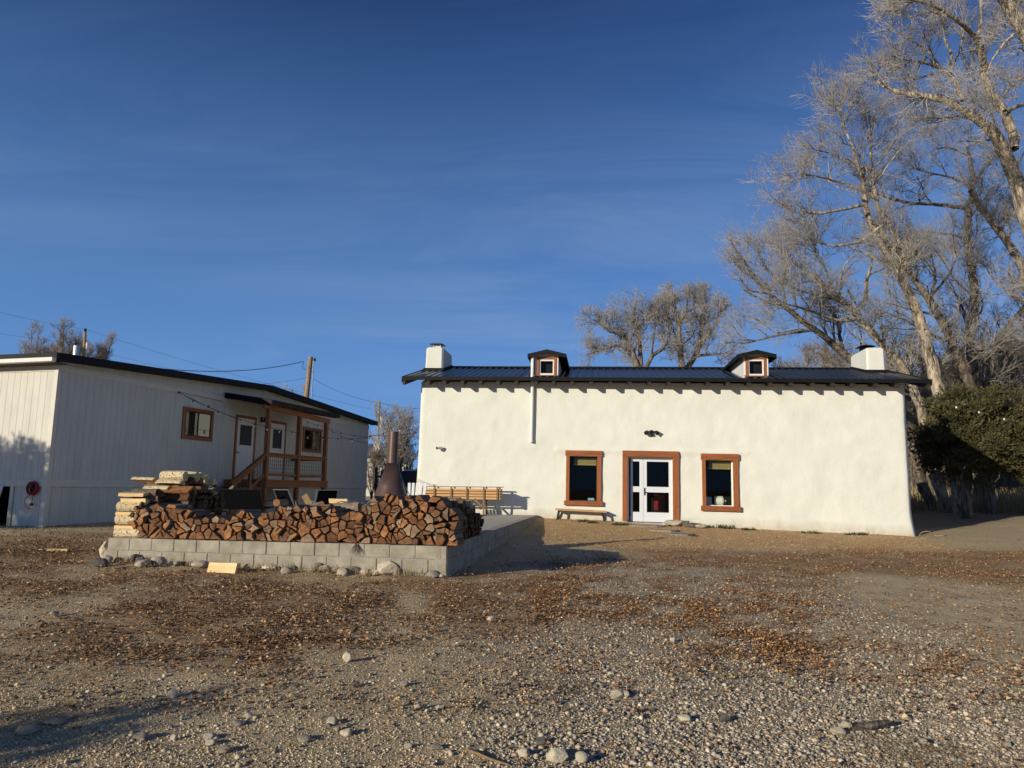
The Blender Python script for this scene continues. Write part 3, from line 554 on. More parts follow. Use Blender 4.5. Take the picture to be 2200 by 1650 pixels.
fl2 = thing('floodlight', 'black twin-head floodlight on the wall above the double door', 'light', H(af, 0, cf))
g = MB(); g.tube([H(af, .02, cf+.02), H(af, -.06, cf+.02)], .065, 12); g.tube([H(af, -.05, cf-.02), H(af+.02, -.1, cf-.10)], .045, 10); g.build('base', M['black'], fl2)
for s in (-1, 1):
    g = MB(); g.tube([H(af, -.05, cf+.03), H(af+s*.09, -.10, cf+.035)], .018, 6); c_ = H(af+s*.15, -.14, cf+.0); dv = nrm(hu*s*.5-hv*.6-hw*.45)
    g.tube([c_-dv*.06, c_-dv*.02, c_+dv*.07], [.035, .06, .072], 12); g.build('lamp_head', M['black'], fl2)
# cookware and a box behind the right window, a red chair back behind the door
a0, a1, c0, c1 = ops['wr']; xw, zw = Hpx(1545, 1078, .55)
pw = thing('cookware', 'white riveted drum-shaped pot standing inside the right window', 'cookware', H(xw, .55, c0))
g = MB(); g.tube([H(xw-.14, .55, c0+.17), H(xw-.13, .55, c0+.17), H(xw+.10, .5, c0+.17), H(xw+.12, .5, c0+.17)], [.12, .15, .15, .12], 18); g.build('drum', M['whitepaint'], pw)
g = MB(); g.box(H(xw-.16, .42, c0-.02), hu*.3, hv*.25, hw*.05); g.tube([H(xw+.12, .5, c0+.17), H(xw+.2, .5, c0+.17)], .035, 8); g.build('foot', M['whitepaint'], pw)
g = MB(); g.box(H(a0+.02, .5, c0-.02), hu*.26, hv*.2, hw*.30); g.box(H(a0+.05, .49, c0+.02), hu*.2, hv*.01, hw*.1); tag(g.build('storage_box', M['metal'], loc=H(a0+.15, .6, c0)), 'grey box beside the white pot inside the right window', 'box')
g = MB(); g.box(H(a0-.4, .46, c0-.10), hu*1.9, hv*.6, hw*.078); tag(g.build('counter', M['darkwood'], loc=H(a0+.5, .7, c0-.1)), 'dark counter just inside the right window', 'counter')
xr, zr = Hpx(1417, 1088, 1.0)
rch = thing('red_chair', 'chair with a red woven back standing inside the double door', 'chair', H(xr, 1.1, 0))
g = MB()
for i in range(7): g.box(H(xr-.16+.047*i, 1.0, .35), hu*.04, hv*.02, hw*.5)
for i in range(8): g.box(H(xr-.17, .985, .37+.06*i), hu*.34, hv*.012, hw*.03)
g.build('backrest', M['red'], rch); g = MB(); g.box(H(xr-.2, 1.03, .33), hu*.4, hv*.42, hw*.05); g.build('seat', M['darkwood'], rch)
for s in (-.19, .15):
    for b in (1.02, 1.42): g = MB(); g.box(H(xr+s, b, -.06), hu*.04, hv*.04, hw*(.92 if b < 1.1 else .39)); g.build('leg', M['darkwood'], rch)
a0, a1, c0, c1 = ops['wl']
g = MB(); g.box(H(a1-.30, .30, c0+.02), hu*.2, hv*.12, hw*.09); tag(g.build('tissue_box', mat('pale_blue_card', (.25, .45, .6), .7, .1), loc=H(a1-.2, .35, c0+.02)), 'small pale blue box on the inner sill of the left window', 'box')
# ================================================================== the long white cabin on the left
TN = np.array([-11.26, 17.4, 0.0]); td = nrm([4.31, 17.1, 0]); to = np.array([td[1], -td[0], 0.0]); te = -to; tz = np.array([0, 0, 1.0]); TLEN = 17.62
def T(s, w, z): return TN + td*s + to*w + tz*z
def Tpx(x, y, w=0.0):
    p = onplane(x, y, TN+to*w, to)-TN; return float(p@td), float(p@tz)
def Epx(x, y, w=0.0):
    p = onplane(x, y, TN-td*w, td)-TN; return float(p@te), float(p@tz)
ZB, ZT = 1.66, 4.35; TW = 13.0
cab = thing('white_cabin', 'long white board-sided cabin with low black roof and an orange timber porch', 'cabin', T(TLEN/2, -3, 0.5))
top = lambda s: ZT+.30+(.47*min(s, TLEN-s)/(TLEN/2))
def siding(mb, P, s0, s1, zb, zt, st=.203, gw=.009, gd=.008):
    """vertical boards with real grooves; P(s, w, z) places a point, zb and zt are functions of s"""
    g = [s0]; k = s0+st*.6
    cuts = []
    while k < s1-.05: cuts.append(k); k += st
    prof = [(s0, 0)]
    for c in cuts: prof += [(c-gw/2, 0), (c-gw/2+.002, -gd), (c+gw/2-.002, -gd), (c+gw/2, 0)]
    prof.append((s1, 0)); vs = []
    for s, w in prof: vs += [P(s, w, zb(s)), P(s, w, zt(s))]
    n = np.cross(np.array(P(s1, 0, 0))-np.array(P(s0, 0, 0)), tz)@(np.array(P(s0, 1, 0))-np.array(P(s0, 0, 0)))
    mb.add(vs, [(2*i, 2*i+2, 2*i+3, 2*i+1) if n > 0 else (2*i+1, 2*i+3, 2*i+2, 2*i) for i in range(len(prof)-1)])
Pw = lambda s, w, z: T(s, w, z)
Pe = lambda s, w, z: TN+te*s-td*w+tz*z
mb = MB(); gl = lambda s: float(gz(T(s, 0, 0)[0], T(s, 0, 0)[1]))-.15
siding(mb, Pw, 0, TLEN, lambda s: ZB, top); siding(mb, lambda s, w, z: T(s, w-.015, z), 0, TLEN, gl, lambda s: ZB, st=.29)
siding(mb, Pe, 0, TW, lambda s: ZB, lambda s: top(0)); 
hs_, _ = Epx(20, 1080); ge = .30
siding(mb, lambda s, w, z: Pe(s, w-.015, z), 0, hs_, lambda s: ge, lambda s: ZB, st=.29); siding(mb, lambda s, w, z: Pe(s, w-.015, z), hs_+1.3, TW, lambda s: ge, lambda s: ZB, st=.29)
mb.box(T(TLEN-.04, -TW, .3), to*(TW-.03), td*.03, tz*(top(0)-.3)); mb.box(T(.1, -TW, .3), td*(TLEN-.2), to*.05, tz*4.3)
mb.box(T(.05, -TW+.1, ZB-.12), td*(TLEN-.1), to*(TW-.2), tz*.06)
mb.build('wall', M['siding'], cab)
mb = MB()
for P, L in ((Pw, TLEN), ):
    mb.box(P(-.022, .0, ZT-.01), td*(L+.022), to*.024, tz*.17); mb.box(P(-.022, .0, ZB-.17), td*(L+.022), to*.026, tz*.17)
mb.box(Pe(0, 0, ZT-.01), te*TW, -td*.022, tz*.17); mb.box(Pe(0, 0, ZB-.17), te*TW, -td*.024, tz*.17)
mb.box(T(-.026, -.10, ge), to*.128, -td*.004, tz*(ZT-ge)); mb.box(T(-.026, .003, ge), td*.11, to*.026, tz*(ZB-.17-ge)); mb.box(T(-.026, .003, ZB+.0), td*.11, to*.021, tz*(ZT-.01-ZB))
mb.box(Pe(hs_-.1, 0, ge), te*.1, -td*.02, tz*(ZB-.17-ge))
mb.build('trim_board', M['trimw'], cab)
# roof: a shallow gable whose ridge runs away to the left
OV = .30; mb = MB(); hr = top(TLEN/2)+.02; h0 = top(0)+.02; sl = (hr-h0)/(TLEN/2)
for s0, s1 in ((-.35, TLEN/2), (TLEN+.35, TLEN/2)):
    z0 = hr-sl*abs(s1-s0); mb.prism([T(s0, OV, z0), T(s1, OV, hr), T(s1, OV, hr+.06), T(s0, OV, z0+.06)], -to*(TW+2*OV))
    k = 0
    while k < TW+OV:
        o = T(s0, OV-k, z0+.058); mb.prism([o, o-to*.06, o-to*.045+tz*.022, o-to*.015+tz*.022], T(s1, 0, hr)-T(s0, 0, z0)); k += .30
mb.build('roof', M['roof'], cab)
mb = MB()
for s0, s1 in ((-.35, TLEN/2), (TLEN+.35, TLEN/2)):
    z0 = hr-sl*abs(s1-s0); mb.prism([T(s0, OV+.003, z0-.13), T(s1, OV+.003, hr-.13), T(s1, OV+.003, hr+.075), T(s0, OV+.003, z0+.075)], to*.018)
    mb.prism([T(s0, OV-.06, z0-.10), T(s1, OV-.06, hr-.10), T(s1, OV-.06, hr-.085), T(s0, OV-.06, z0-.085)], -to*(OV-.08))
z0 = hr-sl*(TLEN/2+.35)
mb.box(T(-.372, OV, z0-.05), -to*(TW+2*OV), td*.018, tz*.13)
mb.build('fascia', M['fascia'], cab)
mb = MB(); mb.prism([T(-.352, OV-.02, z0-.16), T(-.47, OV-.02, z0-.15), T(-.48, OV-.02, z0-.06), T(-.352, OV-.02, z0-.055)], -to*TW); mb.build('gutter', M['whitepaint'], cab)
mb = MB(); mb.box(T(-.345, OV-.05, z0-.17), -to*TW, td*.34, tz*.02); mb.build('soffit', M['darkwood'], cab)
def boardframe(parent, s0, s1, z0, z1, t=.10, name='frame', m=('stainz', 'stainx'), bottom=True):
    for k, (a, b, c, d) in enumerate(((s0, s0+t, z0, z1-t), (s1-t, s1, z0, z1-t), (s0, s1, z1-t, z1), (s0+t, s1-t, z0, z0+t))):
        if k == 3 and not bottom: continue
        g = MB(); g.box(T(a, .001, c), td*(b-a), to*.035, tz*(d-c)); g.build(name, M[m[0 if k < 2 else 1]], parent)
def cab_window(lab, x0, y0, x1, y1, pale):
    s0, z1 = Tpx(x0, y0); s1, z0 = Tpx(x1, y1); w = thing('window', None, None, T((s0+s1)/2, 0, z0)); w.parent = cab; w.location = np.array(w['_w'])-np.array(cab['_w']); w['label'] = lab
    boardframe(w, s0, s1, z0, z1, .11); g = MB(); a0, a1, b0, b1 = s0+.11, s1-.11, z0+.11, z1-.11; m_ = (a0+a1)/2
    for q in ((a0, b0, .035, b1-b0), (a1-.035, b0, .035, b1-b0), (m_-.02, b0, .04, b1-b0), (a0, b1-.035, a1-a0, .035), (a0, b0, a1-a0, .035)): g.box(T(q[0], .001, q[1]), td*q[2], to*.022, tz*q[3])
    g.build('sash', M['black'], w)
    for c0, c1, mm in ((a0+.035, m_-.02, 'black'), (m_+.02, a1-.035, 'sling' if pale else 'darkwood')):
        g = MB(); g.box(T(c0, .001, b0+.035), td*(c1-c0), to*.004, tz*(b1-b0-.07)); g.build('shade', M[mm], w)
        g = MB(); g.box(T(c0, .010, b0+.035), td*(c1-c0), to*.004, tz*(b1-b0-.07)); g.build('pane', M['glassr' if mm != 'black' else 'glass'], w)
cab_window('cabin window left of the porch, its right pane reflecting a pale wall', 393.5, 873, 454, 949, True)
cab_window('dark cabin window behind the porch railing', 651, 916, 689, 974, False)
def cab_door(lab, x0, ytop, x1, gx0, gy0, gx1, gy1, hx):
    s0, z1 = Tpx(x0, ytop); s1, _ = Tpx(x1, ytop+5); z0 = ZB+.05; d = thing('door', None, None, T(s0, 0, z0)); d.parent = cab; d.location = np.array(d['_w'])-np.array(cab['_w']); d['label'] = lab
    boardframe(d, s0, s1, z0, z1, .10, bottom=False)
    p0, pz1 = Tpx(gx0, gy0); p1, pz0 = Tpx(gx1, gy1); g = MB()
    for q in ((s0+.1, z0, p0-s0-.1, z1-.1-z0), (p1, z0, s1-.1-p1, z1-.1-z0), (p0, z0, p1-p0, pz0-z0), (p0, pz1, p1-p0, z1-.1-pz1)): g.box(T(q[0], .001, q[1]), td*q[2], to*.022, tz*q[3])
    for q in ((p0-.03, pz0-.03, .03, pz1-pz0+.06), (p1, pz0-.03, .03, pz1-pz0+.06), (p0, pz0-.03, p1-p0, .03), (p0, pz1, p1-p0, .03)): g.box(T(q[0], .0235, q[1]), td*q[2], to*.012, tz*q[3])
    L = g.build('door_leaf', M['whitepaint'], d); g = MB(); g.box(T(p0, .001, pz0), td*(p1-p0), to*.008, tz*(pz1-pz0)); g.build('pane', M['black'], d)
    g = MB(); hs2 = s0+.17; g.box(T(hs2-.025, .0235, z0+.92), td*.05, to*.01, tz*.14); g.tube([T(hs2, .03, z0+.98), T(hs2, .07, z0+.98), T(hs2+.09, .07, z0+.98)], .012, 6); g.build('handle', M['metal'], d)
cab_door('first cabin door with a window, at the head of the steps', 507, 890, 550.5, 515, 912, 538, 958, 0)
cab_door('second cabin door with a window, half hidden by the railing', 576, 902, 615, 585.5, 922, 603, 964.5, 0)
# wall lamp between the doors
s_, z_ = Tpx(561, 902); wl_ = thing('wall_lamp', 'black wall lamp between the two cabin doors', 'lamp', T(s_, .03, z_))
g = MB(); g.box(T(s_-.05, .022, z_-.10), td*.1, to*.02, tz*.2); g.tube([T(s_, .04, z_+.06), T(s_, .14, z_+.10), T(s_, .16, z_+.05)], .012, 6); g.build('bracket', M['black'], wl_)
g = MB(); g.tube([T(s_, .16, z_+.06), T(s_, .16, z_+.02), T(s_, .16, z_-.08)], [.03, .05, .085], 12); g.build('shade', M['black'], wl_)
# ------------------------------------------------------------------ porch
PW = 1.5
pr = thing('porch', 'stained timber porch with black metal roof, steps and wire-panel railing on the cabin side', 'porch', T(8, PW/2, .6))
sA = Tpx(571, 1000, PW)[0]; sM = Tpx(639, 1000, PW)[0]; sZ = Tpx(697, 1000, PW)[0]
zD = Tpx(571, 1030, PW)[1]; zr = Tpx(571, 971, PW)[1]; zb1 = Tpx(571, 877, PW)[1]; zb2 = Tpx(697, 909, PW)[1]
W_ = M['porchwood']
for s in (sA, sM, sZ):
    g = MB(); g.box(T(s-.07, PW-.07, .4), td*.14, to*.14, tz*((zb1+(zb2-zb1)*(s-sA)/(sZ-sA))-.4)); g.build('post', W_, pr)
g = MB(); g.box(T(sA-.1, .02, zD-.05), td*(sZ-sA+.2), to*(PW+.12), tz*.05); g.build('deck', W_, pr)
for a, b, c in ((T(sA-.1, PW+.075, zD-.26), td*(sZ-sA+.2), to*.04), (T(sA-.09, .03, zD-.26), to*(PW+.04), td*.04), (T(sZ+.05, .03, zD-.26), to*(PW+.04), td*.04)):
    g = MB(); g.box(a, b, c, tz*.205); g.build('rim_joist', W_, pr)
def railing(s0, s1):
    g = MB(); g.box(T(s0, PW-.08, zr-.05), td*(s1-s0), to*.16, tz*.04); g.box(T(s0, PW-.02, zr-.15), td*(s1-s0), to*.045, tz*.095); g.box(T(s0, PW-.02, zD+.12), td*(s1-s0), to*.045, tz*.09)
    r = g.build('railing', W_, pr); g = MB(); z0, z1 = zD+.2, zr-.14; k = s0+.05
    while k < s1: g.box(T(k-.004, PW-.004, z0), td*.008, to*.008, tz*(z1-z0)); k += .125
    k = z0+.05
    while k < z1: g.box(T(s0, PW-.004, k-.004), td*(s1-s0), to*.008, tz*.008); k += .125
    g.build('wire_panel', M['wire'], r)
railing(sA+.07, sM-.07); railing(sM+.07, sZ-.07)
g = MB(); g.box(T(sZ-.02, .05, zr-.05), to*(PW-.12), td*.05, tz*.04); g.box(T(sZ-.02, .05, zD+.12), to*(PW-.12), td*.05, tz*.09); g.box(T(sZ-.02, .05, zr-.15), to*(PW-.12), td*.045, tz*.09); g.build('railing', W_, pr)
# porch roof
s0r, zw0 = Tpx(485.5, 849, 0); zo0 = Tpx(576, 868, PW+.25)[1]; s1r = Tpx(722, 898, PW+.25)[0]; s0o = Tpx(576, 868, PW+.25)[0]
s0r = min(s0r, sA-.35); zo0 = zb1+.20; zw0 = zo0+.28; s1r = sZ+.45
g = MB(); g.prism([T(s0r, .03, zw0), T(s0r, PW+.32, zo0), T(s0r, PW+.32, zo0+.05), T(s0r, .03, zw0+.05)], td*(s1r-s0r)); k = s0r
while k < s1r-.05:
    o = T(k, .03, zw0+.049); g.prism([o, o+td*.06, o+td*.045+tz*.022, o+td*.015+tz*.022], T(0, PW+.32, zo0)-T(0, .03, zw0)); k += .28
g.build('roof', M['roof'], pr)
g = MB(); g.prism([T(s0r-.015, .03, zw0-.13), T(s0r-.015, PW+.32, zo0-.13), T(s0r-.015, PW+.32, zo0+.055), T(s0r-.015, .03, zw0+.055)], td*.013); g.box(T(s0r, PW+.322, zo0-.10), td*(s1r-s0r), to*.015, tz*.16); g.build('fascia', M['fascia'], pr)
g = MB(); g.prism([T(sA-.35, PW-.05, zb1-.0), T(sZ+.2, PW-.05, zb2), T(sZ+.2, PW-.05, zb2+.18), T(sA-.35, PW-.05, zb1+.18)], to*.1); g.build('beam', M['stainx'], pr)
for i in range(6):
    s = s0r+.1+i*(s1r-s0r-.25)/5; g = MB(); g.prism([T(s, .04, zw0-.01), T(s, PW+.25, zo0-.01), T(s, PW+.25, zo0-.12), T(s, .04, zw0-.12)], td*.05); g.build('rafter', W_, pr)
# steps coming down towards the yard
n = 5; rise = (zD-float(gz(*T(sA-1.5, PW/2, 0)[:2])))/(n+1); run = .29
for i in range(n): g = MB(); g.box(T(sA-.1-run*(i+1), .25, zD-rise*(i+1)-.045), td*(run+.02), to*(PW-.45), tz*.045); g.build('tread', W_, pr)
for w in (.2, PW-.24):
    g = MB(); z2 = zD-rise*n-.2; g.prism([T(sA-.1, w, zD-.02), T(sA-.1, w, zD-.32), T(sA-.15-run*n, w, z2-.15), T(sA-.15-run*n, w, z2+.17)], to*.045); g.build('stringer', W_, pr)
se = sA-.2-run*n; zE = zD-rise*n
g = MB(); g.box(T(se-.05, PW-.06, zE-.5), td*.09, to*.09, tz*1.40); g.build('post', W_, pr)
g = MB(); g.box(T((se+sA)/2-.05, PW-.06, (zE+zD)/2-.55), td*.09, to*.09, tz*1.45); g.build('post', W_, pr)
g = MB(); g.bar(T(se-.15, PW-.0, zE+.86), T(sA, PW-.0, zr-.03), .13, .045, to); g.bar(T(se, PW, zE+.78), T(sA, PW, zr-.12), .04, .09, to); g.bar(T(se, PW, zE+.18), T(sA, PW, zD+.2), .04, .08, to)
rl = g.build('railing', W_, pr); g = MB()
for i in range(1, 11):
    f = i/11; a = T(se+(sA-se)*f, PW, zE+.2+(zD-zE)*f); g.bar(a, a+tz*.58, .008, .008, to)
for i in range(1, 5): g.bar(T(se, PW, zE+.2+.12*i), T(sA, PW, zD+.2+.12*i), .008, .008, to)
g.build('wire_panel', M['wire'], rl)
# hose reel, leaning panel at the crawl space
eh, zh = Epx(75, 1049); hr_ = thing('cord_reel', 'red extension cord coiled on a reel on the cabin end wall', 'cord reel', Pe(eh, 0, zh))
ring = lambda r, w, n=28, sq=1.0, tilt=0: [Pe(eh+r*cos(2*pi*i/n)+tilt, w, zh+r*sq*sin(2*pi*i/n)) for i in range(n+1)]
g = MB()
for r, w in ((.16, .05), (.15, .075), (.14, .05), (.125, .07), (.16, .09), (.145, .10), (.11, .085)): g.tube(ring(r, w), .011, 6)
g.build('coil', M['red'], hr_)
g = MB(); g.tube([Pe(eh, .0, zh), Pe(eh, .04, zh)], .12, 16); g.box(Pe(eh-.05, .07, zh+.0), te*.1, -td*.05, tz*.11); g.build('hub', M['black'], hr_)
g = MB(); pts = [Pe(eh+.05+.17*sin(t), .04, zh-.16-.16*(1-cos(t*1.0))) for t in np.linspace(-.6, 3.4, 16)]; g.tube(pts, .008, 5); g.tube([Pe(eh-.02, .05, zh-.15), Pe(eh-.01, .05, zh-.36)], .008, 5); g.build('loose_cord', M['red'], hr_)
g = MB(); g.box(Pe(eh-.035, .03, zh-.42), te*.05, -td*.04, tz*.07); g.build('plug', M['black'], hr_)
g = MB(); p0 = Pe(hs_+.18, .30, .45); g.prism([p0, p0+te*1.25, p0+te*1.25+td*.26+tz*1.05, p0+td*.26+tz*1.05], -td*.03); tag(g.build('access_panel', M['whitepaint'], loc=p0), 'pale panel leaning in the crawl-space opening at the cabin corner', 'panel')
# ================================================================== patio
PFL = np.array([-6.50, 11.72, 0]); PFR = np.array([-.93, 10.62, 0]); PBR = np.array([.86, 23.25, 0]); PBL = PFL+(PBR-PFR)
ZP_ = .70
pf = nrm(PFR-PFL); pb_ = nrm(PBR-PFR); pn = np.array([pf[1], -pf[0], 0]); pn2 = np.array([pb_[1], -pb_[0], 0])
mb = MB(); mb.prism([q+tz*(ZP_-.10) for q in (PFL+pb_*.2+pf*.2, PFR+pb_*.2-pf*.2, PBR-pf*.2, PBL+pf*.2)], tz*.10); ps = mb.build('patio_slab', M['concrete'], loc=(PFL+PBR)/2)
tag(ps, 'flat concrete patio slab behind the block wall', 'patio', kind='structure')
bw = thing('block_wall', 'low grey concrete block retaining wall around the patio', 'wall', PFL+(PFR-PFL)/2)
def blocks(p0, d, L, out, name, lab):
    g = MB(); g2 = MB(); k = 0
    for course in range(4):
        z1 = ZP_+.008-.2*course; x = -.0 if course % 2 == 0 else -.2
        while x < L-.01:
            a, b = max(0, x), min(L, x+.4); x += .4
            if b-a < .04: continue
            gp = .0045; dz = random.uniform(-.004, .004); dw = random.uniform(-.006, .004); ch = .008
            A = p0+d*(a+gp)+out*(dw)+tz*(z1-.2+gp+dz); w_, h_ = b-a-2*gp, .2-2*gp
            f = [A+d*ch+tz*ch+out*ch, A+d*(w_-ch)+tz*ch+out*ch, A+d*(w_-ch)+tz*(h_-ch)+out*ch, A+d*ch+tz*(h_-ch)+out*ch, A, A+d*w_, A+d*w_+tz*h_, A+tz*h_]
            bk = [q-out*.19 for q in f[4:]]
            g.add(f+bk, [(0, 1, 2, 3), (4, 5, 1, 0), (5, 6, 2, 1), (6, 7, 3, 2), (7, 4, 0, 3), (8, 9, 5, 4), (9, 10, 6, 5), (10, 11, 7, 6), (11, 8, 4, 7)])
    g.build(name, M['block'], bw, label=lab)
    g2.box(p0-out*.006+tz*(ZP_-.80), d*L, -out*.17, tz*.795); g2.build('mortar', M['mortar'], bw)
blocks(PFL, pf, np.linalg.norm(PFR-PFL), pn, 'block_course', 'sunlit front of the block wall'); blocks(PFR, pb_, np.linalg.norm(PBR-PFR), pn2, 'block_course', 'shaded right side of the block wall')
blocks(PBL, -pb_, np.linalg.norm(PBL-PFL), -pn2, 'block_course', 'left side of the block wall')
# ------------------------------------------------------------------ firewood
def voronoi(pts, box):
    """convex cells by half-plane clipping"""
    out = []
    for i, p in enumerate(pts):
        P = [np.array(q) for q in box]
        dd = np.linalg.norm(pts-p, axis=1)
        for j in np.argsort(dd)[1:22]:
            q = pts[j]; m = (p+q)/2; n = q-p; R = []
            for k in range(len(P)):
                a, b = P[k], P[(k+1) % len(P)]; da, db = (a-m)@n, (b-m)@n
                if da <= 0: R.append(a)
                if da*db < 0: R.append(a+(b-a)*da/(da-db))
            P = R
            if len(P) < 3: break
        out.append(P)
    return out
FL = float(np.linalg.norm(PFR-PFL))
prof_s, prof_h = [], []
for x, y in ((288, 1080), (310, 1088), (345, 1086), (385, 1090), (410, 1103), (445, 1117), (470, 1112), (490, 1101), (530, 1101), (565, 1095), (600, 1092), (640, 1086), (690, 1083), (715, 1096), (760, 1098), (785, 1078), (815, 1066), (850, 1062), (900, 1062), (935, 1071), (962, 1080), (973, 1100)):
    p = onplane(x, y, PFL+pn*-.05, pn); prof_s.append((p-PFL)@pf); prof_h.append(p[2]-ZP_-.01)
hprof = lambda s: float(np.interp(s, prof_s, prof_h))
s0, s1 = prof_s[0], prof_s[-1]; pts = []
rs = random.Random(5); y = .07; row = 0
while y < 1.0:
    x = s0-.08+(row % 2)*.09
    while x < s1+.1:
        pts.append((x+rs.uniform(-.078, .078), y+rs.uniform(-.055, .055))); x += rs.uniform(.105, .178)
    y += .105; row += 1
pts = np.array(pts); cells = voronoi(pts, [(s0-.25, 0), (s1+.25, 0), (s1+.25, 1.3), (s0-.25, 1.3)])
nlog = 0
FG = 'split logs stacked end-on along the front block wall'
def make_log(P2, org, ex, ez, ax, length, jit, mats, group, label):
    """P2: section polygon in (ex, ez); ax: direction away from the visible end"""
    c = sum(P2)/len(P2); Q = []
    for k in range(len(P2)):
        a, b = P2[k], P2[(k+1) % len(P2)]
        Q += [a, (a+b)/2+np.array([rs.uniform(-.008, .008), rs.uniform(-.008, .008)])]
    Q = [c+(q-c)*(1-rs.uniform(.005, .013)/max(.03, np.linalg.norm(q-c))) for q in Q]
    g = MB(); W3 = [org+ex*q[0]+ez*q[1] for q in Q]; C3 = org+ex*c[0]+ez*c[1]; n = len(Q)
    tl = [rs.uniform(-.012, .012) for _ in range(2)]
    f0 = [p+ax*(jit+tl[0]*((p-C3)@ex)*8+tl[1]*((p-C3)@ez)*8) for p in W3]; f1 = [C3+(p-C3)*rs.uniform(.86, 1.0)+ax*(length+jit) for p in W3]
    f0c = [C3+(p-C3)*.90 + ax*((p-W3[i])@ax) + ax*0 for i, p in enumerate(f0)]
    f0c = [C3+(W3[i]-C3)*.92+ax*((f0[i]-W3[i])@ax) for i in range(n)]; f0b = [W3[i]+ax*((f0[i]-W3[i])@ax+.012) for i in range(n)]
    vs = f0c+f0b+f1; sgn = np.cross(ex, ez)@ax
    fs = [tuple(range(n)) if sgn < 0 else tuple(reversed(range(n)))]; mi = [0]
    for r in (0, n):
        for k in range(n):
            q = (r+k, r+(k+1) % n, r+n+(k+1) % n, r+n+k); fs.append(q if sgn > 0 else q[::-1]); mi.append(1 if r else 0)
    q = tuple(range(2*n, 3*n)); fs.append(q if sgn > 0 else q[::-1]); mi.append(0)
    g.v = [tuple(v) for v in vs]; g.f = fs; g.m = mi
    o = g.build('firewood_log', mats, loc=C3); tag(o, label, 'log', group); return o
for i, P in enumerate(cells):
    c = pts[i]
    if c[0] < s0-.02 or c[0] > s1+.04 or c[1] > hprof(c[0])-.015 or len(P) < 3: continue
    P = [np.array([min(max(q[0], s0-.10), s1+.10), min(q[1], hprof(q[0])+.05)]) for q in P]
    parts = [P]
    if rs.random() < .45:                                        # split a round along a line near its middle
        cc_ = sum(P)/len(P); an = rs.uniform(0, pi); nn = np.array([cos(an), sin(an)]); h1, h2 = [], []
        for k in range(len(P)):
            a, b = P[k], P[(k+1) % len(P)]; da, db = (a-cc_)@nn, (b-cc_)@nn
            (h1 if da <= 0 else h2).append(a)
            if da*db < 0: m_ = a+(b-a)*da/(da-db); h1.append(m_); h2.append(m_)
        parts = [q for q in (h1, h2) if len(q) >= 3]
    for q in parts:
        ar = abs(sum(q[k][0]*q[(k+1) % len(q)][1]-q[(k+1) % len(q)][0]*q[k][1] for k in range(len(q))))/2
        if ar < .0036: continue
        onTop = c[1] > hprof(c[0])-.11
        make_log(q, PFL+tz*(ZP_+.008), pf, tz, -pn, rs.uniform(.38, .46), rs.gauss(.035, .034)+(.03 if onTop else 0), [rs.choice([M['logend']]*5+[M['logendg']]*2+[M['logendd']]*3), M['logside']], FG, 'weathered split log seen end-on in the front stack on the block wall'); nlog += 1
# split sections for the cross-stacked piles: wedge, half round, slab
def split_proto(kind, L, r, mats, seed):
    q = random.Random(seed); pts_ = []
    if kind == 'half': pts_ = [(r*cos(a), r*sin(a)*.85) for a in np.linspace(0, pi, 8)]
    elif kind == 'wedge': pts_ = [(0, 0)]+[(1.35*r*cos(a), 1.35*r*sin(a)) for a in np.linspace(.2, 1.5, 6)]
    elif kind == 'slab': pts_ = [(-r, 0), (r, .02), (r*.9, r*.7), (-r*.85, r*.62)]
    else: pts_ = [(r*cos(a), r*sin(a)) for a in np.linspace(0, 2*pi, 11)[:-1]]
    pts_ = np.array(pts_)-np.mean(pts_, axis=0); g = MB(); n = len(pts_); secs = []
    for k in range(4):
        f = k/3; w = 1+q.uniform(-.06, .06); dx, dz = q.uniform(-.006, .006), q.uniform(-.006, .006)
        secs.append([((f-.5)*L, p[0]*w+dx, p[1]*w+dz) for p in pts_])
    vs = sum(secs, []); fs = [tuple(reversed(range(n))), tuple(range(3*n, 4*n))]; mi = [0, 0]
    for k in range(3):
        for j in range(n):
            fs.append((k*n+j, k*n+(j+1) % n, (k+1)*n+(j+1) % n, (k+1)*n+j))
            flat = (kind == 'half' and j == n-1) or (kind == 'wedge' and (j == 0 or j == n-1)) or kind == 'slab' and j != 2
            mi.append(0 if flat else 1)
    g.add(vs, fs); g.m = mi; me = bpy.data.meshes.new('firewood_log'); me.from_pydata(g.v, [], g.f)
    for m in mats: me.materials.append(m)
    me.polygons.foreach_set('material_index', mi); me.update(); return me
ASP = [split_proto(k, .46, .085, [M['pale_wood'], M['aspen_bark']], i) for i, k in enumerate(('half', 'wedge', 'half', 'slab', 'wedge', 'round'))]
OLD = [split_proto(k, .45, .085, [M['logend'], M['logside']], 20+i) for i, k in enumerate(('half', 'wedge', 'half', 'slab', 'wedge', 'round'))]
def put_log(me, p, axis_, roll, group, label, tilt=0):
    ax = nrm(axis_); ax = nrm(ax+tz*tilt); sd = nrm(np.cross(tz, ax)); upv = np.cross(ax, sd); o = bpy.data.objects.new('firewood_log', me); col.objects.link(o)
    R = Matrix((ax, sd, upv)).transposed().to_4x4() @ Matrix.Rotation(roll, 4, 'X'); R.translation = Vector(p); o.matrix_world = R; tag(o, label, 'log', group); return o
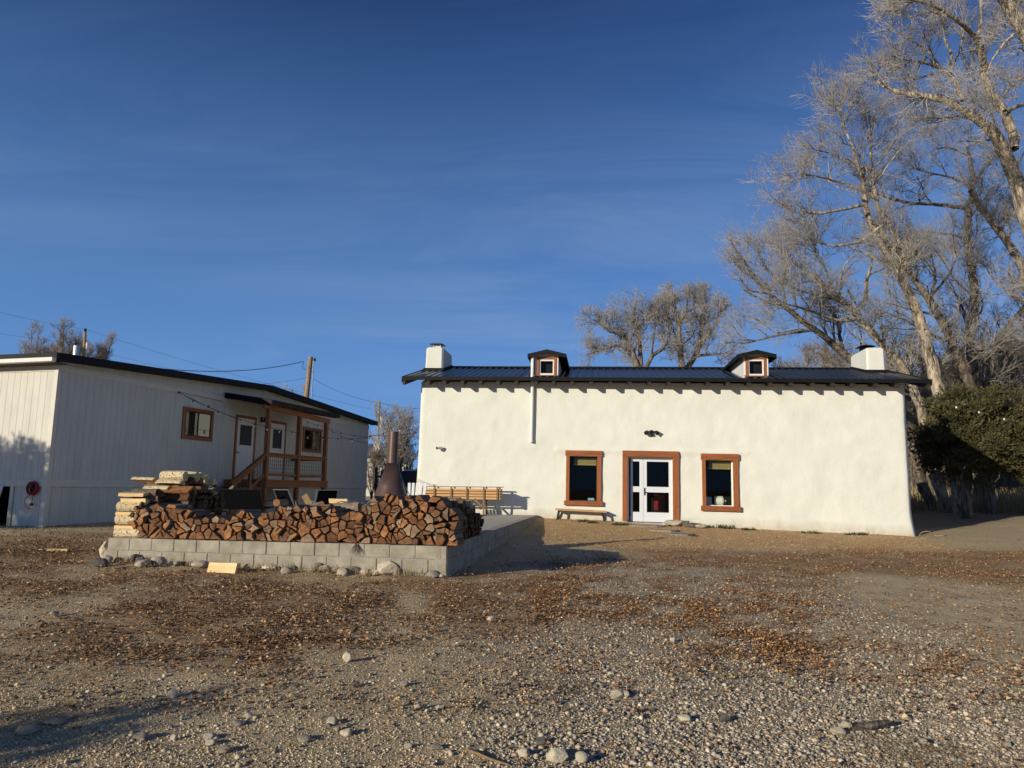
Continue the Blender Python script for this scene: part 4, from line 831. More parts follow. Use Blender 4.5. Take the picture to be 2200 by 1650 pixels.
# left stack: logs lying across, running back from the front corner, stepped higher behind
LG = 'pale and grey logs in the taller left stack'
lay = [.075+.105*i for i in range(12)]
front_col = [0, 3, 1, 0, 2, 0, 4, 0]
k = 0
for i, z in enumerate(lay[:7]):
    p = PFL+pf*(.27+rs.uniform(-.04, .02))+pb_*(.16+rs.uniform(-.02, .03))+tz*(ZP_+z); pale = True
    put_log(ASP[[5, 3, 5, 3, 5, 1, 3][i]], p, pf, [0, .1, 1, -.1, 1.0, .3, .1][i], 'pale logs of the left front corner', ['bottom', 'second from the bottom', 'third from the bottom', 'middle', 'third from the top', 'second from the top', 'top'][i]+' log of the pale crosswise column at the left front corner', rs.uniform(-.02, .02))
for j in range(1, 12):
    sd_ = .16+j*.155; hmax = .76 if j < 3 else (.80+.10*(j-2) if j < 5 else (1.02 if j < 10 else .85))
    for i, z in enumerate(lay):
        if z > hmax: break
        last = (i == len(lay)-1) or lay[i+1] > hmax
        if not (last or lay[min(i+2, 11)] > hmax or j <= 1): 
            if (i+j) % 2: continue
        pale = last and rs.random() < .62
        me = rs.choice(ASP if pale else OLD); p = PFL+pf*(.27+rs.uniform(-.05, .10)+(.02*i))+pb_*(sd_+rs.uniform(-.02, .02))+tz*(ZP_+z+rs.uniform(-.01, .012))
        put_log(me, p, pf+pb_*rs.uniform(-.06, .06), rs.choice([0, .4, -.5, pi, 2.6, 1.2]) if not last else rs.uniform(-.4, .4), LG, 'pale freshly split log on top of the left stack' if pale else 'grey weathered log in the left stack', rs.uniform(-.03, .03)); nlog += 1
# wide low top of the left stack reaching right
for i, (x, y, D, me, pal) in enumerate(((320, 1058, 12.6, ASP[3], 1), (405, 1066, 13.0, ASP[3], 1), (438, 1060, 13.1, ASP[3], 1), (365, 1063, 12.9, ASP[1], 1), (355, 1049, 13.2, OLD[5], 0), (395, 1048, 13.3, OLD[0], 0), (425, 1050, 13.4, OLD[1], 0), (312, 1029, 13.3, ASP[0], 1), (367, 1030, 13.6, ASP[3], 1), (422, 1030, 13.9, ASP[5], 1), (398, 1028, 13.9, ASP[1], 1), (330, 1036, 13.4, OLD[3], 0), (345, 1040, 13.4, OLD[0], 0), (440, 1034, 14.0, ASP[1], 1))):
    put_log(me, atd(x, y, D), pf, rs.uniform(-.3, .3), LG, 'pale freshly split log on top of the left stack' if pal else 'grey weathered log in the left stack', rs.uniform(-.05, .05)); nlog += 1
# back rows of the left stack that face the patio, in shade
for j in range(7):
    for i in range(7-(j > 4)):
        p = PFL+pf*(.78+rs.uniform(-.03, .03))+pb_*(.62+j*.17)+tz*(ZP_+.08+.115*i); put_log(rs.choice(OLD), p, pf, rs.uniform(0, 6), LG, 'grey weathered log in the left stack', 0); nlog += 1
# right stack along the patio edge
RG = 'dark weathered logs along the right patio edge'
for j in range(15):
    sd_ = .52+j*.17; hmax = .70-.40*(j/14)**1.2
    for i in range(8):
        z = .08+.125*i
        if z > hmax: break
        last = z+.125 > hmax
        if not last and j > 0 and i % 2 == 0 and j % 2 == 0: pass
        p = PFR-pf*(.24+rs.uniform(-.035, .035))+pb_*(sd_+rs.uniform(-.02, .02))+tz*(ZP_+z); put_log(rs.choice(OLD), p, pf, rs.uniform(0, 6.2), RG, 'dark weathered log in the stack along the right patio edge', rs.uniform(-.03, .03)); nlog += 1
for x, y, D, me, lab, rz_ in ((948, 1079, 11.6, ASP[3], 'pale flat slab lying on top of the right end of the woodpile, nearest the camera', .3), (972, 1087, 11.9, OLD[3], 'orange split log on top of the right end of the woodpile', .1), (986, 1079, 12.4, ASP[2], 'pale half log on top of the right stack in front of the planter leg', .2), (993, 1088, 12.7, ASP[1], 'small pale wedge at the back of the right stack top', -.2), (962, 1073, 12.2, OLD[0], 'brown half log highest on the right end of the woodpile', .0)):
    put_log(me, atd(x, y, D), pf, rz_, 'loose logs on top of the woodpile', lab)
for x, y, D, ax_, me, lab, tl in ((665, 1088, 11.7, pf*.8+pb_*.5, OLD[3], 'grey slab lying crosswise on the middle of the front stack', .25), (690, 1090, 11.75, pf*.9-pb_*.3, OLD[2], 'brown half log lying crosswise next to the grey slab on the front stack', .1), (745, 1091, 11.7, pf, OLD[5], 'dark bark-covered round lying crosswise on the front stack', .05), (430, 1106, 11.85, pf, OLD[3], 'grey log lying crosswise in the dip of the front stack', .02), (345, 1088, 11.9, pf+pb_*.2, OLD[2], 'dark half log lying crosswise on the left part of the front stack', -.05), (385, 1091, 11.9, pf-pb_*.2, OLD[0], 'second dark half log lying crosswise on the left part of the front stack', -.04)):
    put_log(me, atd(x, y, D), ax_, .1, 'loose logs on top of the woodpile', lab, tl)
gp_ = gpt(478, 1230); put_log(split_proto('slab', .46, .085, [M['pale_wood'], M['pale_wood']], 77), gp_+tz*.06, pf, 1.2, None, 'yellow split log lying on the ground in front of the block wall')
print('logs', nlog)
# ================================================================== things on the patio and by the house
# steel fireplace cone
D0 = 12.75; cb = atd(838, 1085, D0); ct_ = atd(846.5, 928, D0); zb_ = ZP_
ck = thing('fire_cone', 'brown steel cone fireplace with a tall stack standing on the patio', 'fireplace', (cb[0]-.05, D0, zb_))
axv = nrm(ct_-cb); f_ = lambda z: cb+axv*((z-cb[2])/axv[2])
def lathe(g, prof, n=36, seam=0):
    vs = []
    for z, r in prof:
        c = f_(z); vs += [c+np.array([r*cos(2*pi*j/n), r*sin(2*pi*j/n), 0]) for j in range(n)]
    K = len(prof); g.add(vs, [(k*n+j, k*n+(j+1) % n, (k+1)*n+(j+1) % n, (k+1)*n+j) for k in range(K-1) for j in range(n)])
px2m = D0/1525; zj = atd(841, 1000, D0)[2]; zt_ = ct_[2]
g = MB(); lathe(g, [(zb_+.22, .56), (zb_+.25, .565), (atd(838, 1085, D0)[2], 43*px2m), (atd(838, 1045, D0)[2], 27.5*px2m), (zj+.04, 12.2*px2m), (zj, 11.6*px2m)]); g.build('cone', M['rust'], ck, smooth=True)
g = MB(); lathe(g, [(zj-.03, 11.2*px2m), (zj-.03, 11.9*px2m), (zj+.0, 11.9*px2m), (zj+.0, 11*px2m), (zt_, 10.4*px2m), (zt_+.004, 10.4*px2m), (zt_+.004, 9.6*px2m), (zt_-.4, 9.6*px2m)]); g.build('stack', M['rust'], ck, smooth=False)
g = MB(); lathe(g, [(zb_+.22, .55), (zb_+.12, .56), (zb_+.08, .45), (zb_+.08, .01)]); g.build('hearth_pan', M['rust'], ck)
for a in (.5, 2.6, 4.7):
    g = MB(); c = f_(zb_+.1); g.tube([c+np.array([.4*cos(a), .4*sin(a), .02]), c+np.array([.48*cos(a), .48*sin(a), -.10])], .03, 6); g.build('leg', M['rust'], ck)
g = MB(); g.tube([f_(zj+.1)+np.array([.11, 0, 0]), f_(zj-.15)+np.array([.14, -.02, 0]), f_(zb_+.22)+np.array([.62, -.1, 0])], .008, 5); g.build('damper_rod', M['metal'], ck)
# sling chairs
def sling_chair(lab, loc, rz, fab, w=.56, recl=.35, kind='patio chair', name='patio_chair', grp='patio chairs around the fireplace'):
    c = thing(name, lab, kind, (0, 0, 0), grp); fm = M['chairmetal'] if name != 'loveseat' else M['black']; hw_ = w/2
    P = lambda x, y, z: np.array([x, y, z])
    yb, zt2 = .26+recl*.75, .95
    g = MB(); g.prism([P(-hw_+.03, -.28, .43), P(-hw_+.03, .22, .37), P(-hw_+.03, .22, .382), P(-hw_+.03, -.28, .442)], P(w-.06, 0, 0)); g.build('seat', M[fab], c)
    g = MB(); g.prism([P(-hw_+.03, .22, .38), P(-hw_+.03, yb, zt2), P(-hw_+.03, yb+.014, zt2), P(-hw_+.03, .234, .38)], P(w-.06, 0, 0)); g.build('backrest', M[fab], c)
    g = MB()
    for s in (-hw_, hw_): g.tube([P(s, -.30, .43), P(s, .22, .37), P(s, yb, zt2+.01)], .014, 6)
    g.tube([P(-hw_, yb, zt2+.01), P(hw_, yb, zt2+.01)], .014, 6); g.tube([P(-hw_, -.3, .43), P(hw_, -.3, .43)], .014, 6); g.build('frame', fm, c)
    for s in (-hw_, hw_):
        g = MB(); s2 = s*1.1; g.tube([P(s2, -.32, 0), P(s2, -.33, .40), P(s2, -.30, .60), P(s2, -.2, .645), P(s2, .25, .63), P(s, .34, .60)], .014, 6); g.build('armrest', fm, c)
        g = MB(); g.tube([P(s2, .42, 0), P(s2, .36, .25), P(s, .20, .40), P(s, -.05, .42)], .014, 6); g.build('leg', fm, c)
    g = MB(); g.tube([P(-hw_*1.1, -.32, .012), P(hw_*1.1, -.32, .012)], .012, 6); g.tube([P(-hw_*1.1, .42, .012), P(hw_*1.1, .42, .012)], .012, 6); g.build('foot_rail', fm, c)
    c.location = loc; c.rotation_euler = (0, 0, rz); c.scale = (.92, .92, .80); return c
def onp(x, y, D): p = atd(x, y, D); return (p[0], p[1], ZP_)
sling_chair('wide black sling loveseat behind the dip in the woodpile', onp(532, 1100, 17.5), radians(172), 'sling', w=1.15, recl=.3, kind='loveseat', name='loveseat')
sling_chair('upright dark sling chair with pale curved arms, right of the loveseat', onp(633, 1100, 17.8), radians(150), 'sling', w=.54)
sling_chair('black sling chair with its back to the yard, behind the leaning board', onp(692, 1100, 17.2), radians(208), 'sling', w=.54)
sling_chair('grey reclined sling chair beside the steel fireplace', onp(753, 1103, 16.2), radians(-65), 'slingg', w=.54, recl=.8)
b0 = atd(668, 1090, 15.6); b1 = atd(654, 1064, 15.9); g = MB(); g.bar(b0-(b1-b0)*1.1, b1, .13, .03, nrm([.8, .1, .5])); tag(g.build('board', M['planterpost'], loc=b0), 'short board leaning between the dark chairs', 'board')
put_log(ASP[1], atd(728, 1074, 16.9), pf, .4, None, 'pale log chunk lying on the seat between the black and the grey chair'); put_log(OLD[5], atd(604, 1080, 16.6), pb_, .4, None, 'brown log standing out between the loveseat and the upright chair'); 
# firewood rack / low dark box behind the left stack
put_log(OLD[0], atd(489, 1056, 17.3), pf*.6+tz*.5, .2, None, 'small brown log propped on the left end of the loveseat back')
# raised planter
DP = -.95
pa0, pc1 = Hpx(906, 1046, DP); pa1, _ = Hpx(1077, 1048, DP); _, pc0 = Hpx(1077, 1074, DP); zg = (ZP_-HO[2])
pl = thing('raised_planter', 'long slatted cedar planter box on legs against the house wall', 'planter', H((pa0+pa1)/2, DP+.3, 0))
lev = lambda a: HT*a
def HP(a, b, z): q = H(a, b, 0); q[2] = z; return q
zt1 = H(pa0, DP, pc1)[2]; zt0 = H(pa1, DP, pc0)[2]; wd = .5; hu0 = np.array([hu[0], hu[1], 0])
for i in range(4):
    z0 = zt0+.01+i*(zt1-zt0-.03)/4; hgt = (zt1-zt0-.03)/4-.024
    for b in (0, wd-.02):
        g = MB(); g.box(HP(pa0+.02, DP+b+.0, z0), hu0*(pa1-pa0-.04), hv*.02, tz*hgt); g.build('slat', M['planter'], pl)
    for a in (pa0+.02, pa1-.04):
        g = MB(); g.box(HP(a, DP+.022, z0), hv*(wd-.044), hu0*.02, tz*hgt); g.build('slat', M['planter'], pl)
for x in (906.5, 934, 970, 1003.5, 1040, 1069):
    a = Hpx(x, 1060, DP)[0]; long = x in (906.5, 1040)
    g = MB(); g.box(HP(a-.02, DP-.04, (ZP_+.01) if x == 1040 or x == 906.5 else zt0-.0), hu0*.055, hv*.04, tz*(zt1-((ZP_+.01) if long else zt0))); g.build('leg' if long else 'post', M['planterpost'], pl)
    g = MB(); g.box(HP(a-.02, DP+wd+.003, (ZP_+.01) if long else zt0), hu0*.055, hv*.04, tz*(zt1-((ZP_+.01) if long else zt0))); g.build('leg' if long else 'post', M['planterpost'], pl)
g = MB(); g.box(HP(pa0-.02, DP-.05, zt1), hu0*(pa1-pa0+.04), hv*.09, tz*.025); g.box(HP(pa0-.02, DP+wd-.04, zt1), hu0*(pa1-pa0+.04), hv*.09, tz*.025); g.build('top_rail', M['planterpost'], pl)
g = MB(); g.box(HP(pa0+.04, DP+.025, zt0+.1), hu0*(pa1-pa0-.08), hv*(wd-.05), tz*(zt1-zt0-.16)); g.build('soil', M['darkwood'], pl)
a = Hpx(1040, 1060, DP)[0]; g = MB(); g.bar(HP(a-.3, DP-.02, zt0+.02), HP(a, DP-.02, zt0-.24), .04, .06, hv); g.build('brace', M['planterpost'], pl)
# white garden chair at the house corner
q = atd(893, 1100, 21.0); wc = thing('white_chair', 'white wooden garden chair at the left corner of the house', 'chair', (q[0], q[1], ZP_)); q = np.array([q[0], q[1], ZP_])
g = MB()
for i in range(5): g.bar(q+np.array([-.22+.1*i, .1, .36]), q+np.array([-.26+.12*i, .36, .98]), .08, .02, np.array([1, 0, 0]))
g.build('backrest', M['whitepaint'], wc); g = MB()
for i in range(5): g.box(q+np.array([-.27, -.36+.09*i, .40-.018*i]), (.54, 0, 0), (0, .08, 0), (0, 0, .02))
g.build('seat', M['whitepaint'], wc)
for s in (-.33, .27):
    g = MB(); g.box(q+np.array([s-.03, -.42, .58]), (.12, 0, 0), (0, .75, 0), (0, 0, .025)); g.build('armrest', M['whitepaint'], wc)
    for y, h in ((-.38, .58), (.2, .58)): g = MB(); g.box(q+np.array([s, y, .01]), (.045, 0, 0), (0, .08, 0), (0, 0, h-.01)); g.build('leg', M['whitepaint'], wc)
# bench under the left window
BB = -.42
ba0, bc = Hpx(1193, 1092.5, BB); ba1, bc1 = Hpx(1303, 1098, BB); zb1_ = (H(ba0, BB, bc)[2]+H(ba1, BB, bc1)[2])/2; bx = lambda a, b, z: HP(a, b, z)
bn = thing('bench', 'low plank bench with dark angled legs below the left window', 'bench', bx((ba0+ba1)/2, BB+.15, zb1_-.45)); tl_ = (H(ba1, BB, bc1)[2]-H(ba0, BB, bc)[2])*.5
for i in range(2):
    g = MB(); g.prism([bx(ba0, BB+.17*i, zb1_-tl_-.05), bx(ba1, BB+.17*i, zb1_+tl_-.05), bx(ba1, BB+.17*i, zb1_+tl_), bx(ba0, BB+.17*i, zb1_-tl_)], hv*.16); g.build('plank', M['benchtop'], bn)
for s, a in ((-1, ba0+.12), (1, ba1-.12)):
    zl_ = zb1_-.055+s*tl_
    for b in (.02, .28):
        p1 = bx(a, BB+b, zl_); p0 = bx(a+s*.06, BB+b+(-.05 if b < .1 else .05), 0); p0[2] = float(gz(p0[0], p0[1]))-.02; g = MB(); g.bar(p0, p1, .06, .04, hu0); g.build('leg', M['black'], bn)
    g = MB(); g.bar(bx(a, BB+.0, zl_-.025), bx(a, BB+.31, zl_-.025), .06, .05, hu0); g.build('cross_bar', M['black'], bn)
# stump, boulder and flagstones at the door
def stone(px, py, wpx, hpx, m, lab, seed, grp=None, rough=.2, sink=.3, cat='stone', name='stone', dep=.8):
    p = gpt(px, py); k = p[1]/1525; rx, rz_ = wpx*k/2*1.22, hpx*k/2*1.35; g = MB()
    if grp == 'stones along the foot of the block wall' and -.2 < (p-PFL)@pf < FL+.05:            # keep it in front of the wall face
        p = p+pn*max(0, rx*dep*.72+.01-(p-PFL)@pn); p[2] = float(gz(p[0], p[1]))
    g.blob(p+np.array([0, rx*dep*.4, rz_*(1-sink)]), (rx, rx*dep, rz_), seed, rough, 3, rot=(seed % 5)*.12-.25)
    return tag(g.build(name, M[m], smooth=False, loc=p), lab, cat, grp)
stone(1452, 1131, 46, 14, 'stonew', 'long pale boulder at the right side of the doorstep', 4); stone(1428, 1131, 12, 7, 'stonew', 'small white stone beside the pale boulder at the doorstep', 5)
sp_ = gpt(1473, 1131); g = MB(); g.tube([sp_-tz*.05, sp_+tz*.06, sp_+tz*.17], [.13, .12, .115], 14); o_ = g.build('stump', M['barkd'], loc=sp_); tag(o_, 'short grey tree stump right of the doorstep', 'stump')
stone(1490, 1133, 34, 9, 'stoned', 'dark flat stone right of the stump', 6); stone(1508, 1135, 22, 8, 'stonew', 'pale stone at the wall right of the stump', 8)
for i, (x, y, w, d, m) in enumerate(((1392, 1131, 75, .35, 'stone'), (1425, 1141, 62, .5, 'stone'), (1462, 1149, 55, .5, 'stone'))):
    p = gpt(x, y); k = p[1]/1525*w/2; g = MB(); ps_ = [p+np.array([k*cos(t)*(1+.15*sin(3*t+i)), d*.6*sin(t)*(1+.15*cos(2*t+i)), 0]) for t in np.linspace(0, 2*pi, 12)[:-1]]
    for q in ps_: q[2] = p[2]-.02
    g.prism(ps_, tz*.055); tag(g.build('flagstone', M[m], loc=p), ['flat stepping stone nearest the double door', 'middle flat stepping stone in front of the door', 'flat stepping stone farthest from the door'][i], 'stepping stone', 'stepping stones at the door')
# stones along the foot of the block wall
SG = 'stones along the foot of the block wall'
for i, (x, y, w, h, m, lab) in enumerate(((223, 1200, 30, 32, 'stonew', 'tall pale stone at the left end of the block wall'), (227, 1211, 20, 16, 'stone', 'small grey stone in front of the tall pale one'), (212, 1219, 34, 16, 'stoned', 'dark angular rock left of the block wall'), (287, 1209, 22, 14, 'stoned', 'brown stone at the wall, first right of its left corner'), (300, 1212, 18, 13, 'stoned', 'dark stone touching the brown stone at the wall'), (303, 1219, 28, 14, 'stone', 'long grey stone below the dark pair'), (338, 1218, 30, 20, 'stone', 'big rounded grey stone at the left part of the wall'), (371, 1217, 24, 10, 'stonew', 'low pale stone right of the big rounded grey one'), (408, 1217, 16, 8, 'stone', 'little grey stone before the pair of flat ones'), (429, 1221, 34, 14, 'stone', 'flat grey stone left of the yellow log'), (477, 1217, 34, 9, 'stone', 'flat grey stone behind the yellow log'), (533, 1220, 11, 9, 'stonew', 'tiny pale stone right of the yellow log'), (588, 1222, 32, 10, 'stonew', 'long flat pale stone in the middle of the wall'), (627, 1225, 14, 9, 'stone', 'tiny grey stone in the middle of the wall'), (612, 1233, 22, 14, 'stone', 'grey wedge-shaped stone set forward of the row'), (684, 1228, 26, 16, 'stone', 'greenish grey stone, first of the crowded cluster'), (706, 1226, 22, 14, 'stonew', 'pale jagged stone in the crowded cluster'), (742, 1222, 18, 10, 'stonew', 'tan stone at the back of the cluster'), (733, 1237, 24, 14, 'stonew', 'white stone at the front of the cluster'), (765, 1228, 34, 15, 'stone', 'grey stone right of the cluster'), (792, 1231, 18, 11, 'stonew', 'small pale stone between the grey one and the boulder'), (811, 1234, 24, 11, 'stonew', 'low pale stone left of the big boulder'), (846, 1229, 40, 24, 'stonew', 'large cream boulder near the right end of the wall'), (866, 1230, 20, 14, 'stone', 'grey stone leaning on the cream boulder'), (927, 1233, 16, 8, 'stone', 'small stone near the right corner of the wall'), (947, 1233, 26, 12, 'stone', 'flat tan stone at the right corner of the wall'), (968, 1230, 14, 7, 'stonew', 'small white stone beyond the right corner of the wall'))):
    stone(x, y, w, h, m, lab, 100+i, SG, .22, .22)
# loose larger stones lying in the yard
YG = 'larger loose stones in the yard'
for i, (x, y, w, h, m, lab) in enumerate(((745, 1423, 16, 16, 'stonew', 'pointed tan stone alone on bare dirt in the middle foreground'), (711, 1557, 22, 13, 'stonew', 'pale rounded stone left of the bottom middle'), (740, 1582, 22, 12, 'stonew', 'tan egg-shaped stone just below the pale rounded one'), (724, 1572, 14, 8, 'stone', 'small grey stone between two pale ones'), (52, 1578, 48, 14, 'stone', 'flat grey stone half buried in the lower left shadow'), (120, 1556, 50, 9, 'stone', 'long flat stone showing at the edge of the left shadow'), (372, 1499, 18, 14, 'stonew', 'rounded pale stone above the shadow band'), (300, 1590, 24, 12, 'stone', 'rough stone inside the lower left shadow'), (372, 1591, 14, 10, 'stonew', 'small pale stone at the right end of the lower left shadow'), (448, 1588, 22, 10, 'stone', 'grey stone near the middle of the bottom left'), (450, 1602, 24, 10, 'stone', 'second grey stone of the close pair at the bottom left'), (480, 1618, 24, 12, 'stone', 'broad stone at the bottom left, nearest the frame edge'), (655, 1595, 30, 11, 'stone', 'flat dull stone left of the tan egg-shaped one'), (533, 1544, 14, 9, 'stone', 'small dark angular stone in the lower middle left'), (510, 1560, 24, 10, 'stone', 'low brown stone below the small dark angular one'), (1055, 1338, 16, 12, 'stonew', 'tan stone at the end of the leaf litter'), (765, 1476, 16, 10, 'stoned', 'dark oval stone on the gravelly dirt'), (869, 1476, 16, 10, 'stone', 'grey stone casting a long shadow on the dirt'), (1326, 1503, 24, 16, 'stonew', 'cream rock, left of a close pair in the gravel'), (1344, 1500, 16, 13, 'stonew', 'cream rock, right of a close pair in the gravel'), (1198, 1638, 34, 22, 'stonew', 'biggest pale stone at the bottom edge of the gravel'), (1250, 1640, 24, 18, 'stonew', 'rounded tan stone right of the biggest pale stone'), (1125, 1626, 26, 14, 'stonew', 'pale stone left of the biggest pale stone'), (1165, 1602, 20, 12, 'stoned', 'dark slate-grey stone above the biggest pale stone'), (1212, 1622, 20, 9, 'stone', 'flat grey stone between the biggest stones'), (1820, 1567, 22, 14, 'stonew', 'white stone next to the driftwood stick'), (1803, 1580, 26, 14, 'stonew', 'pale flat stone in front of the driftwood stick'), (113, 1326, 15, 12, 'stone', 'lone dark stone with a shadow at the far left'), (1447, 1380, 14, 8, 'stonew', 'white chip in the middle of the gravel'), (935, 1612, 26, 9, 'stone', 'flat stone at the bottom of the middle dirt'), (876, 1608, 16, 8, 'stone', 'pale thin stone beside the flat one in the middle dirt'), (1113, 1478, 14, 9, 'stoned', 'dark stone with a hole-like shadow in the middle'), (897, 1524, 12, 9, 'stonew', 'small square pale stone in the dirt'), (946, 1525, 14, 9, 'stonew', 'small tan stone right of the small square one'), (1560, 1552, 20, 14, 'stoned', 'dark cobble in the lower gravel'), (1472, 1552, 30, 13, 'stonew', 'pale cobble in the lower gravel'), (1985, 1600, 16, 10, 'stone', 'grey cobble on the right side near the bottom'), (2168, 1608, 18, 12, 'stone', 'grey cobble in the lower right corner'))):
    stone(x, y, w, h, m, lab, 300+i, YG, .2, .25)
p = gpt(1868, 1570); g = MB(); d_ = nrm([1, .35, 0]); g.tube([p-d_*.17+tz*.01, p-d_*.08+tz*.03, p+d_*.05+tz*.035, p+d_*.17+tz*.04], [.010, .024, .026, .016], 8); tag(g.build('driftwood', M['barkd'], loc=p), 'short grey driftwood stick lying on the gravel at the lower right', 'stick')
p = gpt(1040, 1632); g = MB(); d_ = nrm([1, -.9, 0]); g.tube([p-d_*.14+tz*.02, p-d_*.05+tz*.02, p+d_*.05+tz*.014, p+d_*.2+tz*.02], [.006, .009, .008, .004], 6); tag(g.build('twig', M['planterpost'], loc=p), 'bent pale twig at the bottom middle', 'stick')
p = gpt(110, 1185); g = MB(); g.box(p+np.array([-.22, 0, .0]), (.46, .05, 0), (-.01, .1, 0), (0, 0, .04)); tag(g.build('wood_slab', M['pale_wood'], loc=p), 'pale strip of wood lying in the leaf litter left of the patio', 'board')
p = gpt(2000, 1152); g = MB(); g.tube([p+np.array([-.35+.08*i, .06*sin(i*1.3), .02+.13*max(0, sin(i*.55))]) for i in range(12)], .012, 5); tag(g.build('hose', M['drygrass'], loc=p), 'pale loop of hose at the right corner of the house', 'hose')
# ------------------------------------------------------------------ poles and overhead wires
def upole(lab, tx, ty, bx_, by, D, r, extra):
    t = atd(tx, ty, D); b = atd(bx_, by, D); d = (t-b); b = b-d*((b[2]-.3)/d[2]); o = thing('utility_pole', lab, 'utility pole', b, 'utility poles behind the cabin')
    g = MB(); g.tube([b, b+(t-b)*.5, t], [r*1.25, r*1.1, r], 10); g.build('pole', M['pole'], o, smooth=False); extra(o, t, b); return t
def ex1(o, t, b):
    g = MB(); g.tube([t, t+tz*.25], [.08, .12], 8); g.build('insulator', M['black'], o); c = t+np.array([-.38, -.2, -1.6]); g = MB(); g.tube([c-tz*.45, c-tz*.4, c+tz*.4, c+tz*.45], [.2, .27, .27, .2], 14); g.build('transformer', M['metal'], o)
    g = MB(); c = t+np.array([.25, 0, -1.1]); g.tube([c-tz*.25, c+tz*.25], .06, 8); g.tube([c+tz*.1, t-tz*1.0], .03, 5); g.build('cutout', M['whitepaint'], o)
def ex2(o, t, b):
    g = MB(); g.tube([t+np.array([.24, -.1, -.25]), t+np.array([.22, -.1, -3.5])], .035, 6); g.build('conduit', M['metal'], o); g = MB(); g.tube([t+np.array([.24, -.1, -.25]), t+np.array([.32, -.12, -.1]), t+np.array([.34, -.12, -.3])], .06, 6); g.build('weather_head', M['black'], o)
    g = MB(); g.tube([t+np.array([-.45, 0, -.3]), t+np.array([-.5, 0, -.7]), t+np.array([-.3, 0, -.85]), t+np.array([-.05, 0, -.8])], .015, 5); g.build('drip_loop', M['wire'], o)
def ex3(o, t, b):
    g = MB(); c = t+np.array([.12, -.1, -1.9]); g.box(c, (.2, 0, 0), (0, .15, 0), (0, 0, .8)); g.build('insulator', M['whitepaint'], o)
    bx0 = atd(808, 970, 52); g = MB(); g.box(bx0+np.array([-.15, -.25, 0]), (.42, 0, 0), (0, .15, 0), (0, 0, .75)); g.build('meter_box', M['whitepaint'], o)
    l = atd(801, 911, 52); g = MB(); g.tube([l+np.array([.5, 0, .1]), l], .03, 5); g.tube([l+tz*.08, l-tz*.08], [.08, .2], 10); g.build('yard_lamp', M['black'], o)
t1 = upole('short-looking pole with a grey transformer, far left behind the cabin roof', 183, 713, 179, 770, 55, .10, ex1)
t2 = upole('thick bare wooden pole rising behind the middle of the cabin roof', 667.5, 767, 657, 868, 46, .15, ex2)
t3 = upole('thin pole with white meter box in the gap between cabin and house', 815, 862, 811, 960, 52, .09, ex3)
def wire(lab, pts, r, sag=0.0, n=14, sub=None, grp='overhead wires'):
    g = MB(); a, b = pts; g.tube([a+(b-a)*t-tz*sag*4*t*(1-t) for t in np.linspace(0, 1, n)], r*.7, 4); tag(g.build('power_line', M['wire'], loc=a), lab, 'wire', grp)
wire('upper thin wire from the left frame edge to the transformer pole', (atd(-80, 650, 50), t1+tz*.2), .011, .15)
wire('thin wire from the transformer pole sinking behind the cabin roof', (t1+tz*.2, atd(800, 880, 62)), .012, .3)
wire('lower wire entering at the left frame edge behind the twigs', (atd(-60, 706, 52), t1-tz*1.0), .010, .1)
wire('faint lower wire between the transformer pole and the cabin roof', (t1-tz*1.2, atd(560, 830, 50)), .009, .2)
a_, b_ = atd(345, 792, 34), t2+np.array([-.45, 0, -.3]); g = MB(); L_ = np.linspace(0, 1, 90); base_ = [a_+(b_-a_)*t-tz*.35*4*t*(1-t) for t in L_]
for ph in (0, 2.1, 4.2): g.tube([q+np.array([0, .018*sin(ph+i*.7), .018*cos(ph+i*.7)]) for i, q in enumerate(base_)], .008, 4)
tag(g.build('service_cable', M['wire'], loc=a_), 'twisted service cable from the cabin roof to the thick pole', 'wire', 'overhead wires')
wire('wire from the thick pole to the cabin roof edge, below the twisted cable', (t2-tz*1.35, atd(500, 829, 36)), .009, .1)
wire('wire from the thick pole down to the thin pole in the gap', (t2-tz*1.3, t3-tz*.1), .014, .3)
wire('wire from the thin pole to the corner of the house', (t3-tz*.1, atd(905, 878, 60)), .014, .1)
wire('low wire from the thick pole dropping behind the cabin roof', (t2-tz*2.7, atd(800, 905, 54)), .011, .2)
wire('lower horizontal wire behind the fire cone', (atd(790, 901, 60), atd(905, 902, 60)), .012, .1)
# ------------------------------------------------------------------ string lights
def string(lab, P3, n, sag, mesh=True):
    o = thing('string_lights', lab, 'string lights', P3[0], 'string lights over the patio'); pts_ = []
    for k in range(len(P3)-1):
        a, b = P3[k], P3[k+1]; m_ = 10; pts_ += [a+(b-a)*t-tz*sag*4*t*(1-t) for t in np.linspace(0, 1, m_)][:(None if k == len(P3)-2 else -1)]
    g = MB(); g.tube(pts_, .007, 5); g.build('cable', M['wire'], o); pts_ = np.array(pts_); seg = np.linalg.norm(np.diff(pts_, axis=0), axis=1); cum = np.append(0, np.cumsum(seg))
    for i in range(n):
        s = cum[-1]*(i+.6)/n; q = np.array([np.interp(s, cum, pts_[:, k]) for k in range(3)]); 
        g = MB(); g.tube([q+tz*.005, q-tz*.055], .018, 8); sk = g.build('socket', M['black'], o); g = MB(); g.tube([q-tz*.055, q-tz*.075, q-tz*.105, q-tz*.13], [.012, .026, .028, .010], 10); g.build('bulb', M['bulb'], sk, smooth=True)
Ts = lambda x, y, w=.03: (lambda s, z: T(s, w, z))(*Tpx(x, y, w))
hc = lambda y: H(AL+.02, .1, Hpx(900, y)[1])
string('string of lights from the cabin wall past its first window to the house corner', [Ts(384, 843), atd(506, 897, 21.5), atd(620, 925, 25), atd(704, 940, 27), atd(785, 940, 29), atd(905, 905, 31)], 15, .05)
